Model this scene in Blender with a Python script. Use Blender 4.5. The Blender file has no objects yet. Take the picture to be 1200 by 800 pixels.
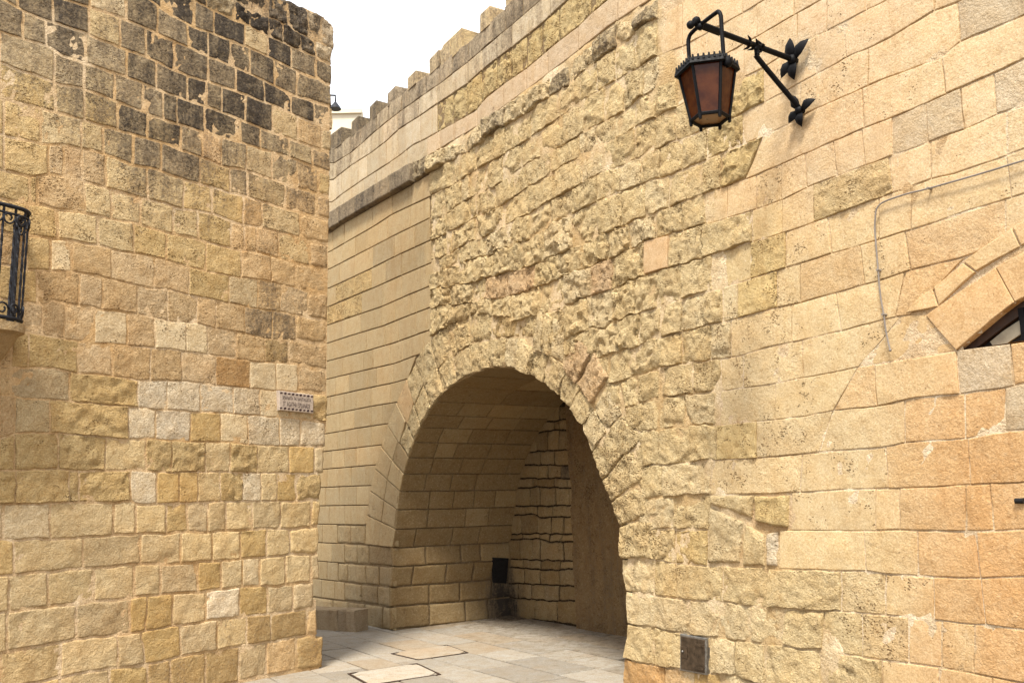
import bpy, math, random
import numpy as np
from mathutils import Vector
random.seed(7)
RNG = np.random.RandomState(11)
scene = bpy.context.scene
COL = scene.collection

# ------------------------------------------------------------------ camera, sky, sun, exposure
FPX, PITCH, ROLL = 1084.4, math.radians(10.195), math.radians(-1.378)
EYE = np.array([0.0, 0.0, 1.6])
_c, _s = math.cos(PITCH), math.sin(PITCH)
FW = np.array([0, _c, _s]); _u = np.array([0, -_s, _c]); _x = np.array([1.0, 0, 0])
CX = math.cos(ROLL)*_x + math.sin(ROLL)*_u
CU = -math.sin(ROLL)*_x + math.cos(ROLL)*_u
cam_data = bpy.data.cameras.new('camera'); cam = bpy.data.objects.new('camera', cam_data); COL.objects.link(cam)
cam_data.sensor_width = 36.0; cam_data.sensor_fit = 'HORIZONTAL'; cam_data.lens = FPX/1200*36.0
cam_data.clip_end = 500; cam_data.clip_start = 0.05
from mathutils import Matrix
m = Matrix(((CX[0], CU[0], -FW[0], EYE[0]), (CX[1], CU[1], -FW[1], EYE[1]), (CX[2], CU[2], -FW[2], EYE[2]), (0, 0, 0, 1)))
cam.matrix_world = m
scene.camera = cam

SUN_TO = Vector((-0.15, -0.58, 1.0)).normalized()
w = bpy.data.worlds.new('World'); scene.world = w; w.use_nodes = True
nt = w.node_tree; nt.nodes.clear()
out = nt.nodes.new('ShaderNodeOutputWorld'); bg = nt.nodes.new('ShaderNodeBackground')
sky = nt.nodes.new('ShaderNodeTexSky'); sky.sky_type = 'NISHITA'; sky.sun_disc = False
sky.sun_elevation = math.asin(SUN_TO.z); sky.sun_rotation = math.atan2(SUN_TO.x, SUN_TO.y)
sky.dust_density = 4.0; sky.air_density = 1.0
mx = nt.nodes.new('ShaderNodeMix'); mx.data_type = 'RGBA'; mx.inputs['Factor'].default_value = 0.8
mx.inputs[7].default_value = (9.0, 9.1, 9.3, 1)          # high white overcast over the clear sky
nt.links.new(sky.outputs[0], mx.inputs[6]); nt.links.new(mx.outputs[2], bg.inputs[0])
bg.inputs[1].default_value = 0.052
nt.links.new(bg.outputs[0], out.inputs[0])
sd = bpy.data.lights.new('sun', 'SUN'); sd.energy = 1.5; sd.angle = math.radians(12); sd.color = (1.0, 0.94, 0.84)
so = bpy.data.objects.new('sun', sd); COL.objects.link(so)
so.rotation_euler = (-SUN_TO).to_track_quat('-Z', 'Y').to_euler(); so.location = (-4, -6, 14)
vs = scene.view_settings
vs.view_transform = 'Standard'; vs.look = 'None'; vs.gamma = 1; vs.use_curve_mapping = False
vs.exposure = 2.08

# ------------------------------------------------------------------ survey helpers (sight ray -> real surface)
def ray(p):
    p = np.asarray(p, float)
    return ((p[..., 0:1]-600)/FPX)*CX + ((400-p[..., 1:2])/FPX)*CU + FW
def proj(P):
    d = np.asarray(P, float)-EYE; z = d@FW
    return np.stack([600+FPX*(d@CX)/z, 400-FPX*(d@CU)/z], -1)
Z3 = np.array([0, 0, 1.0])
def ground_pt(p, z=0.0):
    d = ray(p); t = (z-EYE[2])/d[..., 2:3]; return EYE+d*t

class Wall:
    """vertical wall over a plan polyline; the face is on the left-hand side when walking near -> far for the facade"""
    def __init__(self, pts, nsign):
        self.p = np.array(pts, float); d = np.diff(self.p, axis=0); self.L = np.linalg.norm(d, axis=1)
        self.t = d/self.L[:, None]; self.s = np.concatenate([[0], np.cumsum(self.L)])
        self.n = np.stack([self.t[:, 1], -self.t[:, 0]], 1)*nsign
        vn = np.zeros_like(self.p); vn[:-1] += self.n; vn[1:] += self.n
        self.vn = vn/np.linalg.norm(vn, axis=1)[:, None]
    def hit_sz(self, px):
        d = ray(px); d2 = d[:, :2]; o = EYE[:2]
        best = np.full(len(d), np.nan); bt = np.zeros(len(d))
        for i in range(len(self.t)):
            a = self.p[i]; t = self.t[i]
            den = d2[:, 0]*t[1]-d2[:, 1]*t[0]
            w_ = a-o
            lam = (w_[0]*t[1]-w_[1]*t[0])/den
            sg = ((o+d2*lam[:, None])-a)@t
            lo = -1e9 if i == 0 else -1e-6; hi = 1e9 if i == len(self.t)-1 else self.L[i]+1e-6
            ok = (sg >= lo) & (sg <= hi) & (lam > 0)
            upd = ok & (np.isnan(best))
            best[upd] = (self.s[i]+sg)[upd]; bt[upd] = lam[upd]
        best = np.nan_to_num(best)
        z = EYE[2]+d[:, 2]*bt
        return best, z
    def at(self, s, z):
        s = np.asarray(s, float); z = np.asarray(z, float)
        i = np.clip(np.searchsorted(self.s, s, side='right')-1, 0, len(self.t)-1)
        q = self.p[i]+self.t[i]*(s-self.s[i])[:, None]
        f = np.clip((s-self.s[i])/self.L[i], 0, 1)[:, None]
        n2 = self.vn[i]*(1-f)+self.vn[i+1]*f; n2 = n2/np.linalg.norm(n2, axis=1)[:, None]
        P = np.concatenate([q, z[:, None]], 1); N = np.concatenate([n2, np.zeros((len(s), 1))], 1)
        T = np.concatenate([self.t[i], np.zeros((len(s), 1))], 1)
        return P, N, T
    def __call__(self, px):
        s, z = self.hit_sz(px); return self.at(s, z)

AZL, AZR = math.radians(38.787), math.radians(-31.078)
dL = np.array([math.sin(AZL), math.cos(AZL)]); CL = ground_pt([379, 782])[:2]
house_w = Wall([CL-dL*9, CL+dL*0.6], +1)
dR = np.array([math.sin(AZR), math.cos(AZR)]); BR = ground_pt([455, 738])[:2]
# facade polyline runs from far left to near right, gently curving at its far end
q0 = BR+dR*1.35
pts = [q0]
cur = q0.copy()
for az in (-33.5, -36, -37.5, -39, -40, -41, -42, -43, -44):
    a = math.radians(az); cur = cur+np.array([math.sin(a), math.cos(a)])*0.55; pts.append(cur.copy())
pts = pts[::-1]+[BR-dR*13]
facade_w = Wall(pts, +1)
if (facade_w.at([8.0], [1.0])[1][0] @ np.array([-.856, -.516, 0])) < 0: facade_w = Wall(pts, -1)
if (house_w.at([8.0], [1.0])[1][0] @ np.array([.779, -.626, 0])) < 0: house_w = Wall([CL-dL*9, CL+dL*0.6], -1)
NF = facade_w.at([12.0], [1.0])[1][0]            # outward normal of the flat part of the facade
S_B = facade_w.hit_sz(np.array([[455.0, 738.0]]))[0][0]

# ------------------------------------------------------------------ noise
def _h(i, j, k, seed):
    n = (i*374761393 + j*668265263 + k*2147483647 + seed*974634777) & 0xffffffff
    n = ((n ^ (n >> 13))*1274126177) & 0xffffffff
    n = n ^ (n >> 16)
    return (n & 0xffff)/65535.0
def vnoise(P, f, seed=0):
    Q = P*f+1000.0; I = np.floor(Q).astype(np.int64); fr = Q-I; fr = fr*fr*(3-2*fr)
    r = 0
    for dx in (0, 1):
        for dy in (0, 1):
            for dz in (0, 1):
                wgt = (fr[:, 0] if dx else 1-fr[:, 0])*(fr[:, 1] if dy else 1-fr[:, 1])*(fr[:, 2] if dz else 1-fr[:, 2])
                r = r+wgt*_h(I[:, 0]+dx, I[:, 1]+dy, I[:, 2]+dz, seed)
    return r*2-1
def fbm(P, f, seed=0, o=3):
    a, t, s = 1.0, 0, 0
    for k in range(o):
        t = t+a*vnoise(P, f*2**k, seed+k); s += a; a *= 0.5
    return t/s

def facet(P, f, seed=0):
    """broken-rock relief: tilted flat facets meeting in crisp steps"""
    Q = P*f+1000.0; I = np.floor(Q).astype(np.int64); best = np.full(len(P), 1e9); h = np.zeros(len(P))
    for dx in (-1, 0, 1):
        for dy in (-1, 0, 1):
            for dz in (-1, 0, 1):
                a, b, c = I[:, 0]+dx, I[:, 1]+dy, I[:, 2]+dz
                r1, r2, r3 = _h(a, b, c, seed), _h(a, b, c, seed+1), _h(a, b, c, seed+2)
                ox, oy, oz = Q[:, 0]-a-r1, Q[:, 1]-b-r2, Q[:, 2]-c-r3
                d = ox*ox+oy*oy+oz*oz; m_ = d < best
                hv = (_h(a, b, c, seed+3)-.5)*1.1+((r2-.5)*ox+(r3-.5)*oy)*1.4+(r1-.5)*oz*1.8
                best = np.where(m_, d, best); h = np.where(m_, hv, h)
    return h

# ------------------------------------------------------------------ materials
def nd(nt, t, **kw):
    n = nt.nodes.new(t)
    for k, v in kw.items(): setattr(n, k, v)
    return n
def math_(nt, op, a, b=None, c=None, clamp=False):
    n = nd(nt, 'ShaderNodeMath', operation=op, use_clamp=clamp)
    for i, v in enumerate((a, b, c)):
        if v is None: continue
        if isinstance(v, (int, float)): n.inputs[i].default_value = v
        else: nt.links.new(v, n.inputs[i])
    return n.outputs[0]
def mixc(nt, f, a, b, mode='MIX'):
    n = nd(nt, 'ShaderNodeMix', data_type='RGBA', blend_type=mode)
    for sock, v in ((n.inputs[0], f), (n.inputs[6], a), (n.inputs[7], b)):
        if isinstance(v, (int, float)): sock.default_value = v
        elif isinstance(v, tuple): sock.default_value = v
        else: nt.links.new(v, sock)
    return n.outputs[2]
def noise_(nt, vec, scale, detail=4, rough=0.6, dist=0.0):
    n = nd(nt, 'ShaderNodeTexNoise'); n.inputs['Scale'].default_value = scale; n.inputs['Detail'].default_value = detail
    n.inputs['Roughness'].default_value = rough; n.inputs['Distortion'].default_value = dist
    nt.links.new(vec, n.inputs['Vector']); return n.outputs['Fac']
def sstep(nt, x, lo, hi, to0=0.0, to1=1.0):
    n = nd(nt, 'ShaderNodeMapRange', interpolation_type='SMOOTHSTEP')
    for i, v in enumerate((x, lo, hi, to0, to1)):
        if isinstance(v, (int, float)): n.inputs[i].default_value = v
        else: nt.links.new(v, n.inputs[i])
    return n.outputs[0]
def vmul(nt, v, s):
    n = nd(nt, 'ShaderNodeVectorMath', operation='MULTIPLY'); nt.links.new(v, n.inputs[0]); n.inputs[1].default_value = s
    return n.outputs[0]

def limestone_material():
    M = bpy.data.materials.new('weathered_limestone'); M.use_nodes = True; nt = M.node_tree; nt.nodes.clear()
    o = nd(nt, 'ShaderNodeOutputMaterial'); b = nd(nt, 'ShaderNodeBsdfPrincipled')
    b.inputs['Roughness'].default_value = 0.92; b.inputs['Specular IOR Level'].default_value = 0.15
    nt.links.new(b.outputs[0], o.inputs[0])
    P = nd(nt, 'ShaderNodeNewGeometry').outputs['Position']
    ca = nd(nt, 'ShaderNodeAttribute', attribute_name='col'); pa = nd(nt, 'ShaderNodeAttribute', attribute_name='prm')
    sp = nd(nt, 'ShaderNodeSeparateXYZ'); nt.links.new(pa.outputs['Vector'], sp.inputs[0])
    pit, dark, rough = sp.outputs
    n_l = noise_(nt, P, 1.1, 3, 0.55); n_m = noise_(nt, P, 7, 5, 0.62, 0.4); n_f = noise_(nt, P, 34, 4, 0.65); n_g = noise_(nt, P, 85, 3, 0.7)
    streak = noise_(nt, vmul(nt, P, (9, 9, 0.9)), 1.0, 4, 0.6)
    # colour: body tone, warm iron patches, pale bloom, faint run-off streaks
    c = mixc(nt, sstep(nt, n_m, 0.3, 0.72, 0.0, 0.42), ca.outputs['Color'], mixc(nt, 1.0, ca.outputs['Color'], (0.84, 0.70, 0.50, 1), 'MULTIPLY'))
    c = mixc(nt, sstep(nt, n_f, 0.50, 0.74, 0.0, 0.5), c, mixc(nt, 0.5, c, (0.66, 0.55, 0.38, 1)))
    c = mixc(nt, sstep(nt, streak, 0.5, 0.78, 0.0, 0.30), c, mixc(nt, 1.0, c, (0.66, 0.54, 0.42, 1), 'MULTIPLY'))
    c = mixc(nt, sstep(nt, n_l, 0.45, 0.7, 0.0, 0.22), c, mixc(nt, 1.0, c, (1.05, 0.82, 0.56, 1), 'MULTIPLY'))
    c = mixc(nt, sstep(nt, n_g, 0.36, 0.62, 0.0, 0.55), c, mixc(nt, 1.0, c, (0.62, 0.55, 0.44, 1), 'MULTIPLY'))
    n_h = noise_(nt, P, 20, 5, 0.75, 0.6)
    c = mixc(nt, sstep(nt, n_h, 0.30, 0.46, 0.55, 0.0), c, mixc(nt, 1.0, c, (0.58, 0.47, 0.34, 1), 'MULTIPLY'))
    c = mixc(nt, sstep(nt, n_h, 0.56, 0.72, 0.0, 0.45), c, mixc(nt, 1.0, c, (1.22, 1.24, 1.28, 1), 'MULTIPLY'))
    # small solution holes in the stone, dirt and shade painted into them
    v = nd(nt, 'ShaderNodeTexVoronoi'); v.inputs['Scale'].default_value = 42; v.inputs['Randomness'].default_value = 1
    wv = nd(nt, 'ShaderNodeVectorMath', operation='ADD'); nt.links.new(vmul(nt, P, (1, 1, 1.5)), wv.inputs[0])
    nv = nd(nt, 'ShaderNodeTexNoise'); nv.inputs['Scale'].default_value = 30; nt.links.new(P, nv.inputs['Vector'])
    sc = nd(nt, 'ShaderNodeVectorMath', operation='SCALE'); nt.links.new(nv.outputs['Color'], sc.inputs[0]); sc.inputs['Scale'].default_value = 0.035
    nt.links.new(sc.outputs[0], wv.inputs[1]); nt.links.new(wv.outputs[0], v.inputs['Vector'])
    pm = noise_(nt, P, 5.5, 4, 0.65)
    thr = math_(nt, 'MULTIPLY', sstep(nt, math_(nt, 'ADD', pm, math_(nt, 'MULTIPLY', pit, 0.34)), 0.60, 0.86), 0.46)
    hole = sstep(nt, v.outputs['Distance'], math_(nt, 'MULTIPLY', thr, 0.55), math_(nt, 'ADD', thr, 0.01), 1.0, 0.0)
    hole = math_(nt, 'MULTIPLY', hole, sstep(nt, thr, 0.02, 0.12))
    c = mixc(nt, math_(nt, 'MULTIPLY', hole, 0.65), c, mixc(nt, 1.0, c, (0.42, 0.30, 0.18, 1), 'MULTIPLY'))
    v2 = nd(nt, 'ShaderNodeTexVoronoi'); v2.inputs['Scale'].default_value = 15
    sc2 = nd(nt, 'ShaderNodeVectorMath', operation='SCALE'); nt.links.new(nv.outputs['Color'], sc2.inputs[0]); sc2.inputs['Scale'].default_value = 0.11
    wv2 = nd(nt, 'ShaderNodeVectorMath', operation='ADD'); nt.links.new(vmul(nt, P, (1, 1, 1.7)), wv2.inputs[0]); nt.links.new(sc2.outputs[0], wv2.inputs[1]); nt.links.new(wv2.outputs[0], v2.inputs['Vector'])
    thr2 = math_(nt, 'MULTIPLY', sstep(nt, math_(nt, 'ADD', math_(nt, 'MULTIPLY', noise_(nt, P, 2.6, 3, 0.6), 0.9), math_(nt, 'MULTIPLY', pit, 0.40)), 0.58, 0.95), 0.40)
    hole2 = math_(nt, 'MULTIPLY', sstep(nt, v2.outputs['Distance'], math_(nt, 'MULTIPLY', thr2, 0.6), math_(nt, 'ADD', thr2, 0.02), 1.0, 0.0), sstep(nt, thr2, 0.03, 0.12))
    c = mixc(nt, math_(nt, 'MULTIPLY', hole2, 0.35), c, mixc(nt, 1.0, c, (0.50, 0.36, 0.22, 1), 'MULTIPLY'))
    # grey then black weathering crust; also carries shade painted into the recess
    crust = math_(nt, 'ADD', math_(nt, 'ADD', math_(nt, 'MULTIPLY', streak, 0.62), math_(nt, 'MULTIPLY', n_m, 0.38)), math_(nt, 'MULTIPLY', math_(nt, 'SUBTRACT', n_f, 0.5), 0.75))
    g_ = sstep(nt, math_(nt, 'ADD', crust, math_(nt, 'MULTIPLY', dark, 0.60)), 0.66, 1.02)
    k_ = sstep(nt, math_(nt, 'ADD', crust, math_(nt, 'MULTIPLY', dark, 0.55)), 0.86, 1.26)
    c = mixc(nt, math_(nt, 'MULTIPLY', g_, 0.75), c, (0.17, 0.13, 0.085, 1))
    c = mixc(nt, math_(nt, 'MULTIPLY', k_, 0.9), c, (0.035, 0.029, 0.025, 1))
    nt.links.new(c, b.inputs['Base Color'])
    # relief
    hgt = math_(nt, 'ADD', math_(nt, 'MULTIPLY', n_m, 0.9), math_(nt, 'ADD', math_(nt, 'MULTIPLY', n_f, 0.42), math_(nt, 'MULTIPLY', n_h, 0.55)))
    hgt = math_(nt, 'MULTIPLY', hgt, math_(nt, 'ADD', math_(nt, 'MULTIPLY', rough, 1.0), 0.03))
    hgt = math_(nt, 'ADD', hgt, math_(nt, 'MULTIPLY', math_(nt, 'MULTIPLY', n_g, 0.26), math_(nt, 'ADD', rough, 0.06)))
    hgt = math_(nt, 'SUBTRACT', hgt, math_(nt, 'ADD', math_(nt, 'MULTIPLY', hole, 0.7), math_(nt, 'MULTIPLY', hole2, 0.8)))
    bp = nd(nt, 'ShaderNodeBump'); bp.inputs['Distance'].default_value = 0.05; bp.inputs['Strength'].default_value = 1.0
    nt.links.new(hgt, bp.inputs['Height']); nt.links.new(bp.outputs[0], b.inputs['Normal'])
    return M
LIME = limestone_material()

def plain(name, col, rough=0.6, metal=0.0, var=0.25, scale=20, bump=0.0, spec=0.4):
    M = bpy.data.materials.new(name); M.use_nodes = True; nt = M.node_tree
    b = nt.nodes['Principled BSDF']; b.inputs['Metallic'].default_value = metal
    b.inputs['Specular IOR Level'].default_value = spec
    P = nd(nt, 'ShaderNodeNewGeometry').outputs['Position']
    n = noise_(nt, P, scale, 5, 0.65)
    dk = tuple(x*(1-var) for x in col)+(1,); lt = tuple(min(1, x*(1+var)) for x in col)+(1,)
    nt.links.new(mixc(nt, sstep(nt, n, 0.3, 0.7), dk, lt), b.inputs['Base Color'])
    nt.links.new(sstep(nt, n, 0.3, 0.7, max(0.05, rough-0.12), min(1, rough+0.12)), b.inputs['Roughness'])
    if bump:
        bp = nd(nt, 'ShaderNodeBump'); bp.inputs['Distance'].default_value = bump
        nt.links.new(n, bp.inputs['Height']); nt.links.new(bp.outputs[0], b.inputs['Normal'])
    return M
IRON = plain('black_painted_iron', (0.004, 0.004, 0.005), 0.6, 0.0, 0.4, 40, 0.002, 0.14)
BLUEIRON = plain('blue_black_iron', (0.010, 0.011, 0.016), 0.55, 0.0, 0.4, 40, 0.002, 0.3)
BRONZE = plain('worn_brown_metal', (0.065, 0.045, 0.028), 0.42, 0.35, 0.45, 25, 0.002)
STEEL = plain('bare_steel_edge', (0.22, 0.21, 0.19), 0.4, 0.6, 0.3, 30)
BLACK = plain('matt_black', (0.006, 0.005, 0.005), 0.8, 0, 0.3, 15)  # even black of the hatch, fanlight glass and wall slot
CABLE = plain('grey_cable', (0.22, 0.19, 0.165), 0.6, 0, 0.15, 12)
SIGNM = plain('glazed_sign_tile', (0.44, 0.365, 0.30), 0.35, 0, 0.15, 45)
INK = plain('dark_sign_paint', (0.035, 0.016, 0.022), 0.4, 0, 0.3, 60)
PLASTER = plain('stained_plaster', (0.17, 0.112, 0.055), 0.95, 0, 0.35, 5, 0.012, 0.1)
CREAM = plain('cream_render', (0.62, 0.55, 0.42), 0.9, 0, 0.1, 1.2, 0.0, 0.1)
DARKWOOD = plain('dark_wood', (0.035, 0.016, 0.008), 0.6, 0, 0.4, 18)
PALEBAR = plain('dusty_pane', (0.30, 0.27, 0.20), 0.5, 0, 0.2, 10)
def amber():
    M = bpy.data.materials.new('amber_glass'); M.use_nodes = True; nt = M.node_tree; nt.nodes.clear()
    o = nd(nt, 'ShaderNodeOutputMaterial'); P = nd(nt, 'ShaderNodeNewGeometry').outputs['Position']
    n = noise_(nt, P, 9, 4, 0.6)
    col = mixc(nt, sstep(nt, n, 0.3, 0.7), (0.085, 0.019, 0.006, 1), (0.18, 0.052, 0.013, 1))
    g = nd(nt, 'ShaderNodeBsdfPrincipled'); g.inputs['Roughness'].default_value = 0.22; nt.links.new(col, g.inputs['Base Color'])
    t = nd(nt, 'ShaderNodeBsdfTranslucent'); nt.links.new(mixc(nt, 1.0, col, (2.0, 1.8, 1.4, 1), 'MULTIPLY'), t.inputs[0])
    m_ = nd(nt, 'ShaderNodeMixShader'); m_.inputs[0].default_value = 0.55
    nt.links.new(g.outputs[0], m_.inputs[1]); nt.links.new(t.outputs[0], m_.inputs[2]); nt.links.new(m_.outputs[0], o.inputs[0])
    return M
AMBER = amber()

# ------------------------------------------------------------------ objects
def empty(name, loc, label=None, cat=None, kind=None, group=None):
    o = bpy.data.objects.new(name, None); o.empty_display_size = 0.2; COL.objects.link(o); o.location = tuple(loc)
    if label: o['label'] = label
    if cat: o['category'] = cat
    if kind: o['kind'] = kind
    if group: o['group'] = group
    return o
def link_mesh(name, V, F, mat, parent=None, smooth=True, attrs=None, sharp=None, origin=None):
    V = np.asarray(V, float)
    if origin is None: origin = V.mean(0)
    me = bpy.data.meshes.new(name)
    me.from_pydata((V-origin).tolist(), [], F if isinstance(F, list) else F.tolist())
    me.materials.append(mat)
    if attrs:
        c = me.attributes.new('col', 'FLOAT_COLOR', 'POINT'); c.data.foreach_set('color', np.asarray(attrs[0], np.float32).ravel())
        p = me.attributes.new('prm', 'FLOAT_VECTOR', 'POINT'); p.data.foreach_set('vector', np.asarray(attrs[1], np.float32).ravel())
    me.polygons.foreach_set('use_smooth', [smooth]*len(me.polygons))
    if smooth and sharp: me.set_sharp_from_angle(angle=math.radians(sharp))
    me.update()
    o = bpy.data.objects.new(name, me); COL.objects.link(o)
    if parent is not None:
        o.parent = parent
        base = np.zeros(3); q = parent
        while q is not None: base = base+np.array(q.location); q = q.parent
        o.location = tuple(origin-base)
    else: o.location = tuple(origin)
    return o

STUFF = {}
def lerp(a, b, t): return a+(b-a)*t

def build_stone(surf, patch, colour, prm, gap=0.015, proud=0.0, amp=0.003, R=0.008, depth=0.08, cell=0.06, wob=0.002, freq=7.0, seed=0, tilt=0.0, worm=0.0, soot_fn=None, chip=0.0, col_fn=None, gu_k=1.0, fac=0.0):  # soot_fn
    """one dressed or rough block: a displaced front face with rounded, wobbling arrises and sides that run back into the wall"""
    S = surf
    cor = S(patch(np.array([0, 1, 1, 0.0, .5]), np.array([0, 0, 1, 1.0, .5])))[0]
    wd = 0.5*(np.linalg.norm(cor[1]-cor[0])+np.linalg.norm(cor[2]-cor[3])); ht = 0.5*(np.linalg.norm(cor[3]-cor[0])+np.linalg.norm(cor[2]-cor[1]))
    wd = max(wd, 0.03); ht = max(ht, 0.03)
    gu, gv = min(gap*gu_k*0.5/wd, 0.3), min(gap*0.5/ht, 0.3)
    def ax(L):
        r = min(R, L*0.22)
        ins = [0, r*0.3/L, r*0.8/L, r*1.5/L]
        n = max(2, int(round((L-3*r)/cell))); n = min(n, 26)
        mid = np.linspace(ins[-1], 1-ins[-1], n+1)[1:-1]
        return np.array(ins+list(mid)+[1-k for k in ins[::-1]])
    us, vs_ = ax(wd*(1-2*gu)), ax(ht*(1-2*gv))
    nu, nv = len(us), len(vs_)
    U, V = np.meshgrid(us, vs_); U = U.ravel(); V = V.ravel()
    P, N, T = S(patch(gu+U*(1-2*gu), gv+V*(1-2*gv)))
    Bv = np.cross(N, T)
    d = np.minimum(np.minimum(U, 1-U)*wd, np.minimum(V, 1-V)*ht)
    r = min(R, 0.22*min(wd, ht))
    k = np.clip(1-d/r, 0, 1) if r > 1e-6 else np.zeros_like(d)
    drop = r*(1-np.sqrt(np.clip(1-k*k, 0, 1)))
    sd_ = seed*13.7
    Q = P+np.array([sd_, sd_*0.7, 0])
    nz = fbm(Q, freq, 3, 3)
    nr = 1-np.abs(vnoise(Q, freq*1.9, 9))*2
    off = proud+amp*(nz*1.3+0.35*nr-0.2)-drop+tilt*(V-0.5)*ht
    if chip: off = chip_planes(off+drop, U, V, wd, ht, proud, chip, seed)-drop+amp*0.35*vnoise(Q, freq*2.5, 91)
    if fac: off = off+fac*(facet(Q, freq*0.9, 61)*0.7+facet(Q, freq*2.1, 67)*0.35)
    if worm:
        wn = np.abs(vnoise(Q, 15, 51)*0.7+vnoise(Q, 31, 53)*0.3); wm = np.clip(vnoise(Q, 5, 57)*1.4+0.35, 0, 1)
        off = off-worm*np.clip(1-wn/0.20, 0, 1)*wm+worm*0.25*vnoise(Q, 38, 59)
    wb = (vnoise(P, 9, 21)*0.7+vnoise(P, 23, 23)*0.3); wc = (vnoise(P, 9, 31)*0.7+vnoise(P, 23, 37)*0.3)
    F = P+N*off[:, None]+T*(wb*wob)[:, None]+Bv*(wc*wob)[:, None]
    idx = np.arange(nu*nv).reshape(nv, nu)
    q = np.stack([idx[:-1, :-1], idx[:-1, 1:], idx[1:, 1:], idx[1:, :-1]], -1).reshape(-1, 4)
    ring = np.concatenate([idx[0, :], idx[1:, -1], idx[-1, -2::-1], idx[-2:0:-1, 0]])
    Bk = F[ring]-N[ring]*(off[ring]+depth)[:, None]
    nb = len(F); m_ = len(ring); a = np.arange(m_); bq = (a+1) % m_
    sq = np.stack([ring[a], nb+a, nb+bq, ring[bq]], -1)
    Vt = np.concatenate([F, Bk]); Fq = np.concatenate([q, sq])
    C = np.tile(np.array([*colour, 1.0]), (len(Vt), 1)); A = np.tile(np.array(prm, float), (len(Vt), 1))
    if col_fn is not None: C[:, :3] = col_fn(Vt, np.array(colour))
    if soot_fn is not None: A[:, 1] = np.clip(A[:, 1]+soot_fn(Vt), 0, 1.35)  # extra darkness: weathering crust on the house, painted-in shade in the recess
    return Vt, Fq, C, A

def add_stone(parent, surf, patch, colour, prm, visible=True, name='stone', **kw):
    V, F, C, A = build_stone(surf, patch, colour, prm, **kw)
    if visible:
        return link_mesh(name, V, F, LIME, parent, True, (C, A), 48)
    STUFF.setdefault(parent, []).append((V, F, C, A))

def flush_stuff():
    for par, lst in STUFF.items():
        Vs, Fs, Cs, As, n = [], [], [], [], 0
        for V, F, C, A in lst:
            Vs.append(V); Fs.append(F+n); Cs.append(C); As.append(A); n += len(V)
        o = link_mesh('outlying_stones', np.concatenate(Vs), np.concatenate(Fs), LIME, par, True, (np.concatenate(Cs), np.concatenate(As)), 48)
        o['kind'] = 'stuff'

class Bed:
    def __init__(self, pts, vp=None): self.p = sorted(pts); self.x = np.array([a for a, b in self.p], float); self.y = np.array([b for a, b in self.p], float); self.vp = vp
    def __call__(self, x):
        x = np.asarray(x, float); y = np.interp(x, self.x, self.y)
        if self.vp:
            for e in (0, -1):
                sl = (self.vp[1]-self.y[e])/(self.vp[0]-self.x[e])
                mk = x < self.x[0] if e == 0 else x > self.x[-1]
                y = np.where(mk, self.y[e]+sl*(x-self.x[e]), y)
        return y
def row_patch(bot, top, l, r):
    lt, lb = l if isinstance(l, tuple) else (l, l); rt, rb = r if isinstance(r, tuple) else (r, r)
    def f(u, v):
        u = np.asarray(u, float); v = np.asarray(v, float)
        xb = lerp(lb, rb, u); xt = lerp(lt, rt, u); yb = bot(xb); yt = top(xt)
        return np.stack([lerp(xb, xt, v), lerp(yb, yt, v)], -1)
    return f
def quad_patch(q):
    q = [np.array(p, float) for p in q]
    area = sum(q[i][0]*q[(i+1) % 4][1]-q[(i+1) % 4][0]*q[i][1] for i in range(4))
    if area > 0: q = [q[1], q[0], q[3], q[2]]
    def f(u, v):
        u = np.asarray(u, float)[:, None]; v = np.asarray(v, float)[:, None]
        return (q[0]*(1-u)+q[1]*u)*(1-v)+(q[3]*(1-u)+q[2]*u)*v
    return f
def inframe(patch):
    p = patch(np.array([.5]), np.array([.5]))[0]
    return -12 < p[0] < 1212 and -12 < p[1] < 812
VP_L, VP_R = (1490.0, 573.5), (-60.0, 611.0)
def jit(c, v=0.10):
    k = 1+RNG.uniform(-v, v); h = RNG.uniform(-v, v)*0.35
    return (c[0]*k*(1+h*0.3), c[1]*k, c[2]*k*(1-h))

# colour codes: albedo
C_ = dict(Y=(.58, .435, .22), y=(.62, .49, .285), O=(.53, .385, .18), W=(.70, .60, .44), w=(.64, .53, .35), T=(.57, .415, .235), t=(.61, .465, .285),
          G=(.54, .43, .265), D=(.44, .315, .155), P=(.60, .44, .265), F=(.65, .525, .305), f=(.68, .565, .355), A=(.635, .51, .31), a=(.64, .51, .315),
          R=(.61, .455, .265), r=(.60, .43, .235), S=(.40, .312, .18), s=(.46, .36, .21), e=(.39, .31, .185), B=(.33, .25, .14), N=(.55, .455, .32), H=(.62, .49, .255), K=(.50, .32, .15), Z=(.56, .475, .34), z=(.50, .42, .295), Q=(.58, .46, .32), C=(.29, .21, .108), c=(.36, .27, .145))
def ss_(x, a, b): t = np.clip((x-a)/(b-a), 0, 1); return t*t*(3-2*t)
def chip_planes(off, U, V, wd, ht, proud, chip, seed, n=4):
    off0 = off; r = np.random.RandomState(seed+77); x = (U-.5)*wd; y = (V-.5)*ht
    for _ in range(n):
        th = r.uniform(0, 2*math.pi); e = abs(math.cos(th))*wd/2+abs(math.sin(th))*ht/2
        off = np.minimum(off, proud+chip*r.uniform(.1, .8)-r.uniform(.12, .75)*(x*math.cos(th)+y*math.sin(th)-e*r.uniform(.25, .9)))
    return np.maximum(off, off0-chip)

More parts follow.
